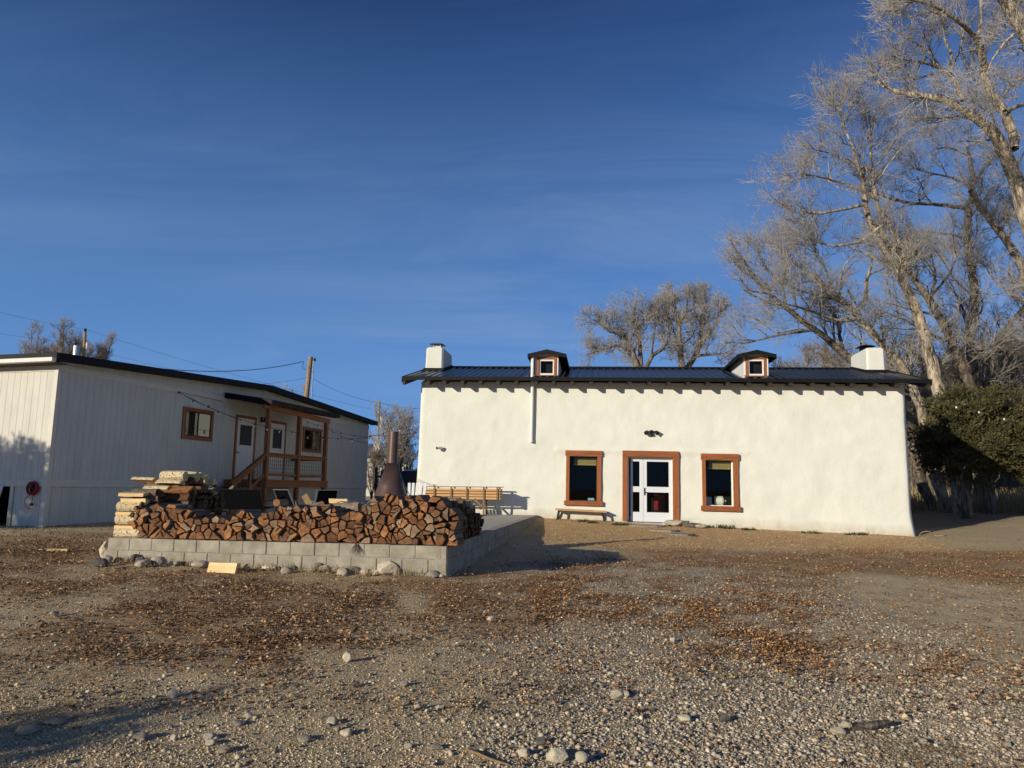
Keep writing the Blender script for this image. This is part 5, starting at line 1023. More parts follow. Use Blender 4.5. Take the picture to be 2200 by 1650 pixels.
string('string of lights from the porch post to the house corner', [T(sM, PW+.08, zb1-.15), atd(698, 916, 27.5), atd(752, 934, 29), atd(800, 936, 30), atd(905, 928, 32)], 9, .05)
string('lower string of lights between the porch and the house corner', [T(sZ, PW+.08, zb2-.2), atd(770, 948, 30), atd(835, 952, 31), atd(905, 952, 32)], 8, .08)
string('string of lights from the right roof corner out over the evergreen', [H(AR+.05, .3, CT-.05), atd(1990, 845, 23), atd(2080, 872, 24), atd(2230, 905, 25)], 6, .1)
tw_ = thing('guy_wire', 'thin paired wires hooked to the cabin wall above the first window', 'wire', Ts(384, 843)); g = MB(); g.tube([Ts(384, 843), atd(447, 874, 18.5), atd(506, 899, 19.7)], .006, 4); g.tube([Ts(384, 842), Ts(480, 862)], .006, 4); g.build('strand', M['wire'], tw_); g = MB(); q = Ts(384, 843); g.tube([q-to*.03, q+to*.04], .03, 8); q = atd(447, 873, 18.5); g.tube([q-tz*.04, q+tz*.03], .035, 8); g.build('hook', M['black'], tw_)
# ------------------------------------------------------------------ parked car beyond the patio
cd_ = 27.0; cx_ = (893-1100)/1525*cd_; cz_ = float(gz(cx_, cd_))
car = thing('parked_car', 'dark blue car parked nose-on in the shade between the cabin and the house', 'car', (cx_, cd_, cz_)); B_ = np.array([cx_, cd_, cz_]); Wc = 1.86
def section(prof, w0, w1, y_of=None):
    pass
g = MB(); pf_ = [(0, .32), (-.02, .62), (.06, .80), (.30, .93), (1.15, 1.05), (4.4, 1.08), (4.62, .95), (4.65, .35)]
def loft(g, prof, wid, inset, zc):
    vsL = [(-wid(y, z), y, z) for y, z in prof]; vsR = [(wid(y, z), y, z) for y, z in prof]; n = len(prof); vs = [B_+np.array(q) for q in vsL+vsR]
    g.add(vs, [tuple(reversed(range(n))), tuple(range(n, 2*n))]+[(i, (i+1) % n, n+(i+1) % n, n+i) for i in range(n)])
loft(g, pf_, lambda y, z: (Wc/2 if z < .9 else Wc/2-.06)-(.10 if y < .1 else 0), 0, 0); g.build('body', M['carpaint'], car)
g = MB(); loft(g, [(1.05, 1.04), (1.75, 1.56), (2.1, 1.64), (3.9, 1.62), (4.45, 1.08)], lambda y, z: Wc/2-.05-.20*max(0, (z-1.04)/.6), 0, 0); g.build('cabin', M['carpaint'], car)
g = MB(); g.add([B_+np.array(q) for q in ((-.74, 1.10, 1.10), (.74, 1.10, 1.10), (.64, 1.72, 1.555), (-.64, 1.72, 1.555))], [(0, 1, 2, 3)]); g.v = [tuple(np.array(v)+np.array([0, -.012, .012])) for v in g.v]; g.build('windshield', M['black'], car)
for s in (-1, 1):
    g = MB(); g.prism([B_+np.array([s*.55, -.035, .66]), B_+np.array([s*.82, .0, .68]), B_+np.array([s*.82, .05, .80]), B_+np.array([s*.52, .0, .76])], np.array([0, .06, 0])); g.build('headlight', M['lamp'], car)
    g = MB(); g.box(B_+np.array([s*1.0-.09, 1.25, 1.02]), (.18, 0, 0), (0, .1, 0), (0, 0, .13)); g.build('mirror', M['carpaint'], car)
    for y in (.85, 3.75):
        g = MB(); c = B_+np.array([s*(Wc/2-.13), y, .34]); g.tube([c-np.array([.11, 0, 0]), c+np.array([.11, 0, 0])], .34, 20); wv_ = g.build('wheel', M['tyre'], car); g = MB(); g.tube([c+np.array([s*.10, 0, 0]), c+np.array([s*.125, 0, 0])], .2, 14); g.build('rim', M['metal'], wv_)
g = MB(); g.box(B_+np.array([-.5, -.03, .52]), (1.0, 0, 0), (0, .04, 0), (0, 0, .2)); g.build('grille', M['black'], car)
g = MB(); g.box(B_+np.array([-.85, -.045, .30]), (1.7, 0, 0), (0, .1, 0), (0, 0, .18)); g.build('bumper', M['black'], car)
# picket fence, gate post and the far white house
fx0, fx1, fd = 806, 905, 40.0; fp0, fp1 = atd(fx0, 1000, fd), atd(fx1, 1000, fd+1.5); fz = float(gz(fp0[0], fp0[1])); fn = thing('picket_fence', 'dark weathered picket fence across the gap between cabin and house', 'fence', (fp0[0], fp0[1], fz)); L_ = np.linalg.norm((fp1-fp0)[:2]); fd_ = nrm([(fp1-fp0)[0], (fp1-fp0)[1], 0]); fo = np.array([fp0[0], fp0[1], fz]); rf = random.Random(3); k = 0
g = MB(); g2 = MB()
while k < L_+1:
    w_ = rf.uniform(.07, .12); h_ = rf.uniform(1.7, 2.05); q = fo+fd_*k+tz*.02; lean = rf.uniform(-.05, .05); g.prism([q, q+fd_*w_, q+fd_*(w_+lean)+tz*h_, q+fd_*(w_/2+lean)+tz*(h_+.05), q+fd_*lean+tz*h_], np.array([0, .025, 0])); k += w_+rf.uniform(.01, .07)
g.build('pickets', M['fence'], fn)
for z in (.45, 1.45): g2 = MB(); g2.box(fo+tz*z+np.array([0, .026, 0]), fd_*(L_+1), (0, .05, 0), tz*.1); g2.build('rail', M['fence'], fn)
for s in (0, L_/2, L_+.9): g2 = MB(); g2.box(fo+fd_*s+np.array([0, .08, 0]), fd_*.14, (0, .14, 0), tz*2.0); g2.build('post', M['fence'], fn)
wh = atd(770, 985, 66); wz = float(gz(wh[0], wh[1])); wo_ = np.array([wh[0]-3, wh[1], wz]); fh = thing('white_shed', 'distant white building with a pale roof behind the picket fence', 'building', wo_); g = MB(); g.box(wo_, (7.4, 0, 0), (0, 5, 0), (0, 0, 3.6)); g.build('wall', M['trimw'], fh); g = MB(); g.prism([wo_+np.array([-.3, -.4, 3.6]), wo_+np.array([-.3, 5.4, 3.6]), wo_+np.array([-.3, 2.5, 4.9])], np.array([8, 0, 0])); g.build('roof', M['metal'], fh); g = MB(); g.box(wo_+np.array([5.6, -.03, 1.2]), (.9, 0, 0), (0, .04, 0), (0, 0, 1.2)); g.build('window', M['black'], fh)
# ================================================================== gravel, leaves, grasses
def ico(sub):
    import bmesh
    bm = bmesh.new(); bmesh.ops.create_icosphere(bm, subdivisions=sub, radius=1); V = np.array([v.co[:] for v in bm.verts]); Fc = np.array([[v.index for v in f.verts] for f in bm.faces]); bm.free(); return V, Fc
def sample_ground(n, y0, y1, rng, power=1.9, margin=.3):
    """points spread so that near ground gets more of them"""
    u = rng.random(n); e = 1-power; y = (y0**e+u*(y1**e-y0**e))**(1/e); x = (rng.random(n)*2-1)*(y*.745+margin); return x, y
def free(x, y):
    """ground not covered by the patio, the house or the cabin"""
    p = np.stack([x, y], 1); m = np.ones(len(x), bool)
    for P in ([PFL-pf*.02+pn*.03, PFR+pn2*.03+pn*.03, PBR+pn2*.03, PBL], [H(AL-.1, -.12, 0), H(AR+.15, -.12, 0), H(AR, DEP, 0), H(AL, DEP, 0)], [T(0, .02, 0), T(TLEN, .02, 0), T(TLEN, -TW, 0), T(0, -TW, 0)]): m &= sdist(np.array([q[:2] for q in P]), p) < 0
    return m
def rot_z(V, a): c, s = np.cos(a)[:, None], np.sin(a)[:, None]; return np.stack([V[..., 0]*c-V[..., 1]*s, V[..., 0]*s+V[..., 1]*c, V[..., 2]], -1)
def pebbles(name, n, y0, y1, sub, r_lo, r_hi, dens, tones, label, seed, bury=.25, power=1.9):
    rng = np.random.default_rng(seed); x, y = sample_ground(n, y0, y1, rng, power); k = (rng.random(n) < dens(x, y)) & free(x, y); x, y = x[k], y[k]; n = len(x)
    V0, F0 = ico(sub); r = r_lo+(r_hi-r_lo)*rng.random(n)**2.6; S = np.stack([np.ones(n), rng.uniform(.6, .95, n), rng.uniform(.35, .75, n)], 1)
    V = np.repeat(V0[None], n, 0); d = rng.normal(size=(n, 3, 3)); d /= np.linalg.norm(d, axis=2, keepdims=True)
    kk = 1+np.einsum('nvc,nkc->nvk', V, d).clip(-.3, 1).sum(2)*rng.uniform(-.16, .10, (n, 1)); pd = rng.normal(size=(n, 5, 3)); pd /= np.linalg.norm(pd, axis=2, keepdims=True); kk = np.minimum(kk, (rng.uniform(.6, .95, (n, 1, 5))/np.maximum(np.einsum('nvc,nkc->nvk', V, pd), .05)).min(2)); V = V*kk[..., None]*S[:, None]*r[:, None, None]; V = rot_z(V, rng.random(n)*6.28)
    V += np.stack([x, y, gz(x, y)+r*S[:, 2]*(1-bury*1.6)], 1)[:, None]
    Fq = (F0[None]+np.arange(n)[:, None, None]*len(V0)).reshape(-1, 3); t = np.array(tones); c = t[rng.integers(0, len(t), n)]*rng.uniform(.75, 1.25, (n, 1)); c = np.clip(np.repeat(c, len(V0), 0), 0, 1)
    tag(link(name, np_mesh(name, V.reshape(-1, 3), Fq, [M['pebble']], tone=c, smooth=True)), label, 'gravel', kind='stuff'); return n
def dz(f): return lambda x, y: f(*zones(x, y))
grey = [(.36, .30, .22), (.24, .21, .17), (.42, .355, .25), (.50, .425, .31), (.15, .12, .095), (.44, .31, .19), (.28, .265, .21), (.56, .48, .35)]
tan_ = [(.50, .39, .23), (.40, .31, .19), (.58, .46, .28), (.28, .22, .15), (.60, .50, .34)]
gold = [(.52, .34, .16), (.60, .42, .22), (.42, .26, .12), (.66, .50, .30), (.36, .24, .13)]
n_ = [pebbles('river_gravel', 52000, 3.3, 20, 1, .006, .026, dz(lambda l, p, g, t: .02+.75*g*(1-.6*l)*(1-p)), grey, 'loose grey river gravel covering the right half of the yard', 1, .36, 1.75),
      pebbles('fine_gravel', 230000, 3.3, 19, 0, .003, .014, dz(lambda l, p, g, t: g*(1-.5*l)*(1-p)), grey, 'fine grey and tan gravel between the larger pebbles', 12, .3, 1.9),
      pebbles('dirt_gravel', 120000, 3.3, 14, 0, .003, .011, dz(lambda l, p, g, t: .85*(1-g)*(1-.75*t)*(1-p)*(1-.6*l)), tan_, 'small tan gravel bits in the bare dirt on the left', 2, .3, 2.2),
      pebbles('scattered_pebbles', 9000, 3.3, 14, 1, .006, .026, dz(lambda l, p, g, t: .5*(1-g)*(1-.75*t)*(1-p)*(1-.5*l)), tan_+grey, 'scattered larger pebbles on the bare dirt', 3, .38, 2.0),
      pebbles('pea_gravel', 40000, 14, 24, 0, .007, .016, dz(lambda l, p, g, t: p), gold, 'golden pea gravel strip in front of the house', 4, .3, 1.2)]
def leaves(name, n, y0, y1, dens, tones, s_lo, s_hi, label, seed, power=1.5):
    rng = np.random.default_rng(seed); x, y = sample_ground(n, y0, y1, rng, power); k = (rng.random(n) < dens(x, y)) & free(x, y); x, y = x[k], y[k]; n = len(x)
    L = rng.uniform(s_lo, s_hi, n); w = L*rng.uniform(.45, .8, n); cu_ = rng.uniform(-.1, .55, n)
    base = np.array([(-.5, 0, 0), (-.1, -.5, 1), (.5, 0, .2), (-.1, .5, 1), (0, 0, 0)]); V = np.repeat(base[None], n, 0)*np.stack([L, w, L*cu_], 1)[:, None]
    a = rng.normal(0, .35, n); ca_, sa = np.cos(a)[:, None], np.sin(a)[:, None]; V = np.stack([V[..., 0], V[..., 1]*ca_-V[..., 2]*sa, V[..., 1]*sa+V[..., 2]*ca_], -1)
    a = rng.normal(0, .30, n); ca_, sa = np.cos(a)[:, None], np.sin(a)[:, None]; V = np.stack([V[..., 0]*ca_-V[..., 2]*sa, V[..., 1], V[..., 0]*sa+V[..., 2]*ca_], -1)
    V = rot_z(V, rng.random(n)*6.28); V += np.stack([x, y, gz(x, y)+.010+rng.random(n)*.030], 1)[:, None]
    F0 = np.array([(0, 1, 4), (1, 2, 4), (2, 3, 4), (3, 0, 4)]); Fq = (F0[None]+np.arange(n)[:, None, None]*5).reshape(-1, 3); t = np.array(tones); c = np.clip(np.repeat(t[rng.integers(0, len(t), n)]*rng.uniform(.7, 1.3, (n, 1)), 5, 0), 0, 1)
    tag(link(name, np_mesh(name, V.reshape(-1, 3), Fq, [M['leaf']], tone=c)), label, 'leaf litter', kind='stuff'); return n
brown = [(.27, .15, .075), (.36, .21, .105), (.21, .115, .06), (.44, .28, .15), (.15, .085, .045), (.54, .37, .21)]
orange = [(.46, .24, .09), (.38, .18, .065), (.54, .32, .14), (.28, .13, .05)]
inC = lambda x, y: sdist(ZP['leafA'], np.stack([x, y], 1)) > -1.0
n_ += [leaves('brown_leaf_litter', 230000, 5.0, 22, lambda x, y: (.08+.8*zones(x, y)[0])*np.where(x < 1.0, 1.0, .5)*np.clip(fbm(x*1.7, y*1.7, 91, 4)*2.6-.75, .06, 1), brown, .012, .050, 'brown fallen leaves in front of the patio and over the gravel', 5, 1.6),
       leaves('orange_leaf_litter', 210000, 6.0, 24, lambda x, y: (.14+1.0*zones(x, y)[0])*np.where(x > .3, 1.0, .25)*np.clip(fbm(x*1.9, y*1.9, 93, 4)*2.8-.8, .08, 1), orange+orange+brown[:2], .012, .042, 'orange leaf litter strewn on the right side of the yard', 6, 1.4),
       leaves('stray_leaves', 7000, 3.3, 20, lambda x, y: np.full(len(x), .30), brown+orange, .015, .045, 'single stray leaves on dirt and gravel', 7, 1.7)]
def blades(name, x, y, h_lo, h_hi, m, label, cat, seed, w=.006, lean=.5, kind='stuff', grp=None, zoff=0):
    rng = np.random.default_rng(seed); n = len(x); h = rng.uniform(h_lo, h_hi, n); a = rng.random(n)*6.28; l = rng.uniform(.05, lean, n)*h; z = gz(x, y)+zoff; d = np.stack([np.cos(a), np.sin(a), 0*a], 1); s = np.stack([-np.sin(a), np.cos(a), 0*a], 1)*(w*rng.uniform(.7, 1.4, n))[:, None]
    p0 = np.stack([x, y, z-.02], 1); p1 = p0+d*(l*.35)[:, None]+np.stack([0*h, 0*h, h*.6], 1); p2 = p0+d*l[:, None]+np.stack([0*h, 0*h, h*.95], 1)
    V = np.stack([p0-s, p0+s, p1-s*.7, p1+s*.7, p2-s*.15, p2+s*.15], 1); F0 = np.array([(0, 1, 3, 2), (2, 3, 5, 4)]); Fq = (F0[None]+np.arange(n)[:, None, None]*6).reshape(-1, 4)
    return tag(link(name, np_mesh(name, V.reshape(-1, 3), Fq, [m])), label, cat, grp, kind)
rg = np.random.default_rng(40)
# dry grass: foot of the block wall, left yard, tall field on the right
t = rg.random(2600); cl_ = vnoise(t*40, t*0, 8); k = rg.random(2600) < cl_**1.5; q = PFL[None]+(PFR-PFL)[None]*t[k][:, None]+pn*(.02+rg.random(k.sum())*.16)[:, None]
blades('dry_grass_fringe', q[:, 0], q[:, 1], .04, .17, M['duff'], 'dry grass fringe along the foot of the block wall', 'grass', 41, .004, .7)
x = rg.uniform(-15, -5, 26000); y = rg.uniform(9, 18, 26000); k = free(x, y) & (fbm(x, y, 77, 3) > .42) & (sdist(ZP['leafA'], np.stack([x, y], 1)) < 1.2) & (y > 11.3); blades('short_dry_grass', x[k], y[k], .02, .07, M['duff'], 'short dry grass on the left between cabin and patio', 'grass', 42, .006, 1.2)
x = np.concatenate([rg.uniform(14, 46, 26000), rg.uniform(-7, 2, 3000)]); y = np.concatenate([rg.uniform(31, 52, 26000), rg.uniform(42, 50, 3000)]); k = (fbm(x*.5, y*.5, 78, 3) > .36) & ~((x < 24) & (y < 34)); blades('tall_dry_grass', x[k], y[k], .5, 1.35, M['drygrass'], 'tall tan dry grass under the trees on the right', 'grass', 43, .016, .45)
x = rg.uniform(10, 70, 30000); y = rg.uniform(50, 70, 30000); k = fbm(x*.25, y*.25, 79, 3) > .33; blades('brush', x[k], y[k], 1.2, 4.2, M['twigb'], 'brown brush thicket filling the background under the trees', 'brush', 44, .022, .5)
# weeds at the foot of the house and straw tufts
for i, (px, py, r, n, lab) in enumerate(((1255, 1121, .22, 130, 'green weed under the left part of the bench'), (1272, 1124, .2, 110, 'green weed under the right part of the bench'), (1335, 1128, .32, 170, 'low green weed left of the doorstep'), (1520, 1133, .2, 140, 'bushy green weed right of the doorstep stones'), (1560, 1136, .3, 220, 'largest green weed at the wall below the right window'), (1608, 1139, .24, 150, 'green weed at the wall right of the right window'), (1745, 1146, .35, 120, 'thin weed patch at the middle of the right wall'), (1840, 1149, .4, 200, 'wide weed patch near the right house corner'))):
    c = gpt(px, py); a = rg.random(n)*6.28; rr = r*np.sqrt(rg.random(n)); x = c[0]+rr*np.cos(a); y = np.minimum(c[1]+rr*np.sin(a)*.4, c[1]+.08); blades('weed', x, y, .03, .12 if i != 4 else .17, M['weed'], lab, 'weed', 50+i, .014, 1.0, None, 'green weeds along the house wall')
for i, (px, py, r, n, lab) in enumerate(((1985, 1628, .34, 700, 'flattened straw tuft at the lower right'), (170, 1452, .22, 240, 'straw tuft on the dirt at the left'), (1215, 1478, .14, 220, 'small dark straw tuft on the gravel'), (20, 1545, .25, 260, 'straw tuft at the lower left edge'), (190, 1530, .2, 120, 'thin straw tuft above the lower left shadow'), (310, 1397, .5, 300, 'straw mixed into the leaf pile at the left'), (640, 1372, .4, 160, 'sparse straw right of the leaf pile'), (765, 1183, .12, 60, 'pine-needle clump hanging over the block wall'))):
    c = gpt(px, py); a = rg.random(n)*6.28; rr = r*np.sqrt(rg.random(n)); x, y = c[0]+rr*np.cos(a), c[1]+rr*np.sin(a)*.8
    if i == 7: continue
    blades('straw_tuft', x, y, .015, .06, M['drygrass'] if i != 2 else M['duff'], lab, 'straw', 70+i, .003, 7.0, None, 'straw tufts in the yard')
q0 = onplane(765, 1172, PFL+pn*.03, pn); g = MB(); rr_ = random.Random(8)
for i in range(36): d_ = np.array([rr_.uniform(-.09, .09), -.03-rr_.random()*.05, -rr_.uniform(.05, .15)]); g.tube([q0+tz*.03+d_*.1*np.array([1, 0, 0]), q0+d_*.5+tz*.01, q0+d_], [.003, .0025, .001], 3)
tag(g.build('pine_needle_clump', M['barkd'], loc=q0), 'dark clump of needles hanging over the top of the block wall', 'needle clump')
print('scatter', n_)
# ================================================================== trees
def resample(P, R, K):
    P = np.asarray(P, float); s = np.append(0, np.cumsum(np.linalg.norm(np.diff(P, axis=0), axis=1))); t = np.linspace(0, s[-1], K)
    # smooth the traced line a little
    Q = np.stack([np.interp(t, s, P[:, k]) for k in range(3)], 1); r = np.interp(t, s, R)
    for _ in range(2): Q[1:-1] = .25*Q[:-2]+.5*Q[1:-1]+.25*Q[2:]
    return Q, r
def nv(a): return a/np.maximum(1e-9, np.linalg.norm(a, axis=-1, keepdims=True))
def sprout(P, R, per, rng, lo, hi, ang=(.5, 1.1), K=6, up=.25, curv=.06, jit=.14, t0=.15, rk=.55, taper=.4, rmin=.006, rlen=.016, tip=True):
    """children of every branch: P (N,K,3), R (N,K)"""
    N, KP, _ = P.shape; cnt = rng.poisson(per, N) if np.ndim(per) else np.full(N, per); own = np.repeat(np.arange(N), cnt); M_ = len(own)
    t = t0+(1-t0)*rng.random(M_)**.8; f = t*(KP-1); i = np.minimum(f.astype(int), KP-2); w = (f-i)[:, None]; p = P[own, i]*(1-w)+P[own, i+1]*w; tr = (R[own, i]*(1-w[:, 0])+R[own, i+1]*w[:, 0]); T_ = nv(P[own, i+1]-P[own, i])
    rv = nv(rng.normal(size=(M_, 3))); pv = nv(np.cross(T_, rv)); a = rng.uniform(ang[0], ang[1], M_)[:, None]; d = nv(np.cos(a)*T_+np.sin(a)*pv+np.array([0, 0, up])); L = rng.uniform(lo, hi, M_)*(1.15-.6*t)
    out = np.empty((M_, K, 3)); out[:, 0] = p; st = (L/(K-1))[:, None]
    for k in range(1, K): d = nv(d+np.array([0, 0, curv])+rng.normal(0, jit, (M_, 3))); out[:, k] = out[:, k-1]+d*st
    r0 = np.maximum(rmin, np.minimum(tr*rk, L*rlen)); return out, r0[:, None]*np.linspace(1, taper, K)[None]
def tubes(P, R, S):
    N, K, _ = P.shape; T_ = np.empty_like(P); T_[:, 1:-1] = P[:, 2:]-P[:, :-2]; T_[:, 0] = P[:, 1]-P[:, 0]; T_[:, -1] = P[:, -1]-P[:, -2]; T_ = nv(T_); ref = np.where(np.abs(T_[:, :1, 2:]) < .8, np.array([0, 0, 1.]), np.array([1., 0, 0])); a = nv(np.cross(T_, np.broadcast_to(ref, T_.shape))); b = np.cross(T_, a)
    an = np.arange(S)*2*pi/S; V = P[:, :, None]+R[:, :, None, None]*(a[:, :, None]*np.cos(an)[None, None, :, None]+b[:, :, None]*np.sin(an)[None, None, :, None])
    base = (np.arange(N)[:, None, None]*K+np.arange(K-1)[None, :, None])*S; j = np.arange(S)[None, None]; j2 = (j+1) % S; Fq = np.stack([base+j, base+j2, base+S+j2, base+S+j], -1).reshape(-1, 4); return V.reshape(-1, 3), Fq
def merge(parts):
    Vs, Fs, o = [], [], 0
    for V, Fq in parts: Vs.append(V); Fs.append(Fq+o); o += len(V)
    return np.concatenate(Vs), np.concatenate(Fs)
def tree_meshes(limbs, seed, l1=1.3, n2=9, n3=9, n4=4, len1=(1.4, 3.6), len2=(.8, 1.9), len3=(.5, 1.2), len4=(.25, .6), bark='bark', twig='twig', skip=.2, up=.3, nsides=10, tw=1.0):
    rng = np.random.default_rng(seed); K0 = 26; LP, LR = [], []
    for P, R in limbs: q, r = resample(P, R, K0); LP.append(q); LR.append(r)
    LP, LR = np.array(LP), np.array(LR)
    for i in range(len(LP)): LP[i, 1:-1] += (rng.normal(0, 1, (K0-2, 3))*LR[i, 1:-1, None]*.10)
    LL = np.linalg.norm(np.diff(LP, axis=1), axis=2).sum(1); per = LL*l1
    P1, R1 = sprout(LP, LR, per, rng, *len1, K=8, up=up*.7, t0=skip, rk=.62, rlen=.025, curv=.05, jit=.22, ang=(.5, 1.25))
    P1 = np.concatenate([P1]); P2, R2 = sprout(P1, R1, n2, rng, *len2, K=6, up=up*.5, rk=.62, t0=.12, rmin=.011*tw, rlen=.016, curv=.05, jit=.18)
    # limb tips carry their own sprays
    ti = LP[:, -6:]; P2b, R2b = sprout(ti, LR[:, -6:]+.02, 8, rng, *len2, K=6, up=up*.6, rmin=.011*tw, rlen=.016, t0=0, jit=.18); P2 = np.concatenate([P2, P2b]); R2 = np.concatenate([R2, R2b])
    P3, R3 = sprout(P2, R2, n3, rng, *len3, K=4, up=up*.4, rmin=.0095*tw, rk=.7, rlen=.011, curv=.07, ang=(.4, 1.0)); parts = [tubes(P2, R2, 4), tubes(P3, R3, 3)]
    if n4: P4, R4 = sprout(P3, R3, n4, rng, *len4, K=3, up=up*.4, rmin=.0070*tw, rk=.8, rlen=.011, ang=(.35, .9)); parts.append(tubes(P4, R4, 3))
    Vt, Ft = merge([tubes(LP, LR, nsides), tubes(P1, R1, 6)]); Vc, Fc = merge(parts); return (Vt, Ft), (Vc, Fc)
def tree(lab, limbs, seed, grp, base, bark='bark', twig='twig', cat='tree', name='bare_tree', **kw):
    (Vt, Ft), (Vc, Fc) = tree_meshes(limbs, seed, **kw); base = np.array(base, float); o = thing(name, lab, cat, base, grp)
    link('trunk', np_mesh('trunk', Vt-base, Ft, [M[bark]], smooth=True), parent=o); link('crown', np_mesh('crown', Vc-base, Fc, [M[twig]]), parent=o); return o
def limb(px, D, r0, r1, wob=.6, seed=0, D2=None):
    """a limb traced in the photograph, laid out at its own distance with some depth of its own"""
    rng = np.random.default_rng(seed+len(px)*13); n = len(px); off = np.cumsum(rng.normal(0, wob, n))*.5; off -= off[0]; D2 = D if D2 is None else D2
    r0 *= .80; P = [atd(x, y, D+(D2-D)*i/(n-1)+off[i]) for i, (x, y) in enumerate(px)]; return np.array(P), np.linspace(r0, r1, n)
def root(px, py, D): p = atd(px, py, D); return (p[0], p[1], float(gz(p[0], p[1])))
def grounded(L):
    P, R = L; b = P[0].copy(); b[2] = float(gz(b[0], b[1]))-.1
    if P[0][2] > b[2]+.15: P = np.vstack([b+(P[0]-P[1])*np.array([.3, .3, 0]), P]); R = np.append(R[0]*1.15, R)
    P = P.copy(); P[0][2] = b[2]; return np.vstack([P[:1], P]) if False else P, R
BG = 'big bare cottonwoods to the right of the house'
# pale leaning trunk whose crown rises highest left of the big tree
la = grounded(limb([(2066, 1098), (2041, 942), (2015, 835), (1996, 750), (1977, 693), (1958, 639), (1939, 600), (1910, 553), (1882, 505), (1860, 464), (1853, 400), (1855, 360)], 33, .42, .10, seed=1))
tree('pale leaning cottonwood with the pointed twin crown, nearest behind the house', [la, limb([(1952, 578), (1936, 527), (1898, 464), (1876, 416), (1874, 366), (1869, 302), (1878, 235)], 33, .17, .035, seed=2), limb([(1855, 400), (1834, 318), (1818, 286), (1802, 222)], 33, .09, .03, seed=3), limb([(1882, 426), (1845, 405), (1802, 391), (1760, 380), (1720, 372)], 33, .10, .03, seed=4, D2=31), limb([(1856, 440), (1770, 458), (1704, 455), (1680, 440)], 33, .10, .03, seed=5, D2=32), limb([(1900, 480), (1850, 520), (1790, 530), (1730, 510)], 33, .10, .03, seed=6, D2=34), limb([(1874, 366), (1905, 330), (1925, 300), (1935, 285)], 33, .06, .02, seed=7), limb([(1860, 380), (1810, 340), (1770, 325), (1745, 320)], 33, .07, .02, seed=8)], 101, BG, la[0][0], l1=1.25, n2=7, n3=5, n4=2, skip=.35)
lb = grounded(limb([(2034, 1088), (2014, 1040), (1981, 895), (1967, 835), (1945, 791), (1898, 744), (1850, 686), (1818, 651), (1786, 623), (1745, 592), (1700, 560)], 35, .34, .07, seed=11))
tree('cottonwood leaning far left above the right chimney', [lb, limb([(1860, 648), (1862, 600), (1875, 560), (1868, 520)], 35, .14, .04, seed=12), limb([(1850, 686), (1800, 690), (1750, 670), (1700, 655), (1640, 650)], 35, .12, .03, seed=13, D2=33), limb([(1786, 623), (1775, 580), (1752, 545), (1750, 520)], 35, .09, .03, seed=14), limb([(1818, 651), (1780, 640), (1720, 625), (1665, 600), (1640, 570)], 35, .10, .03, seed=15)], 102, BG, lb[0][0], l1=1.5, n2=7, n3=5, n4=2, skip=.35)
lc = grounded(limb([(1996, 1086), (1951, 931), (1895, 830), (1812, 760), (1786, 731), (1748, 709), (1690, 660), (1645, 630), (1615, 590), (1590, 548)], 37, .33, .06, seed=21))
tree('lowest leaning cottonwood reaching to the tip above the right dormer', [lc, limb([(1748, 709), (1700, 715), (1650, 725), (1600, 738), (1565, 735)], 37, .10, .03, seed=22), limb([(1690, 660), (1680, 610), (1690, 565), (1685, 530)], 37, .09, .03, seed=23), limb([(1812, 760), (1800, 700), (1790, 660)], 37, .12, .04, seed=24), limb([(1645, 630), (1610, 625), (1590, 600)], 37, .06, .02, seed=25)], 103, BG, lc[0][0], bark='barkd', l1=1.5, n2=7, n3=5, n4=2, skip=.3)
ld = grounded(limb([(2127, 1108), (2120, 991), (2098, 880), (2082, 823), (2047, 734), (2022, 686), (1996, 642), (1964, 597), (1930, 560), (1905, 525), (1890, 480)], 34, .36, .08, seed=31))
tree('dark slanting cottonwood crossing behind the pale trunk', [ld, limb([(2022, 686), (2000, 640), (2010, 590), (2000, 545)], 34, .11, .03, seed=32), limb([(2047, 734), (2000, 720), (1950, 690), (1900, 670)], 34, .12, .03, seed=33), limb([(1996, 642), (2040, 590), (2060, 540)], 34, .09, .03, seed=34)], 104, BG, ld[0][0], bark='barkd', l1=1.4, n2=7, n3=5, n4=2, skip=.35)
le = grounded(limb([(2110, 1100), (2090, 900), (2076, 782), (2089, 686), (2098, 629), (2085, 565), (2073, 495), (2079, 448), (2088, 430), (2095, 391), (2085, 337), (2078, 315)], 37, .40, .07, seed=41))
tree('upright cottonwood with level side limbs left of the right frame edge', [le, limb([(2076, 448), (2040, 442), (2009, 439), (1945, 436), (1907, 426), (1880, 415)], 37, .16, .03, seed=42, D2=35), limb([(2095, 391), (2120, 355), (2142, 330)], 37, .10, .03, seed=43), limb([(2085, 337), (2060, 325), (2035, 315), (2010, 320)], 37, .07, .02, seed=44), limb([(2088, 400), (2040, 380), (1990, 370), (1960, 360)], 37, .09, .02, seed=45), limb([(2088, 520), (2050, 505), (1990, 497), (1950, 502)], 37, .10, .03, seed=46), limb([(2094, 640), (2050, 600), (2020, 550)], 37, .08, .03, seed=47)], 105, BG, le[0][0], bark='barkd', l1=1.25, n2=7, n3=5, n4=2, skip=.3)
lf = grounded(limb([(2320, 1120), (2260, 820), (2222, 650), (2200, 575), (2184, 543), (2155, 505), (2124, 473), (2098, 435), (2085, 410)], 35, .36, .12, seed=51))
tree('cottonwood leaning in from beyond the right frame edge at mid height', [lf, limb([(2200, 575), (2205, 520), (2190, 470)], 35, .10, .03, seed=52), limb([(2222, 650), (2180, 640), (2140, 610), (2110, 560)], 35, .10, .03, seed=53)], 106, BG, lf[0][0], l1=1.4, n2=7, n3=5, n4=2, skip=.35)
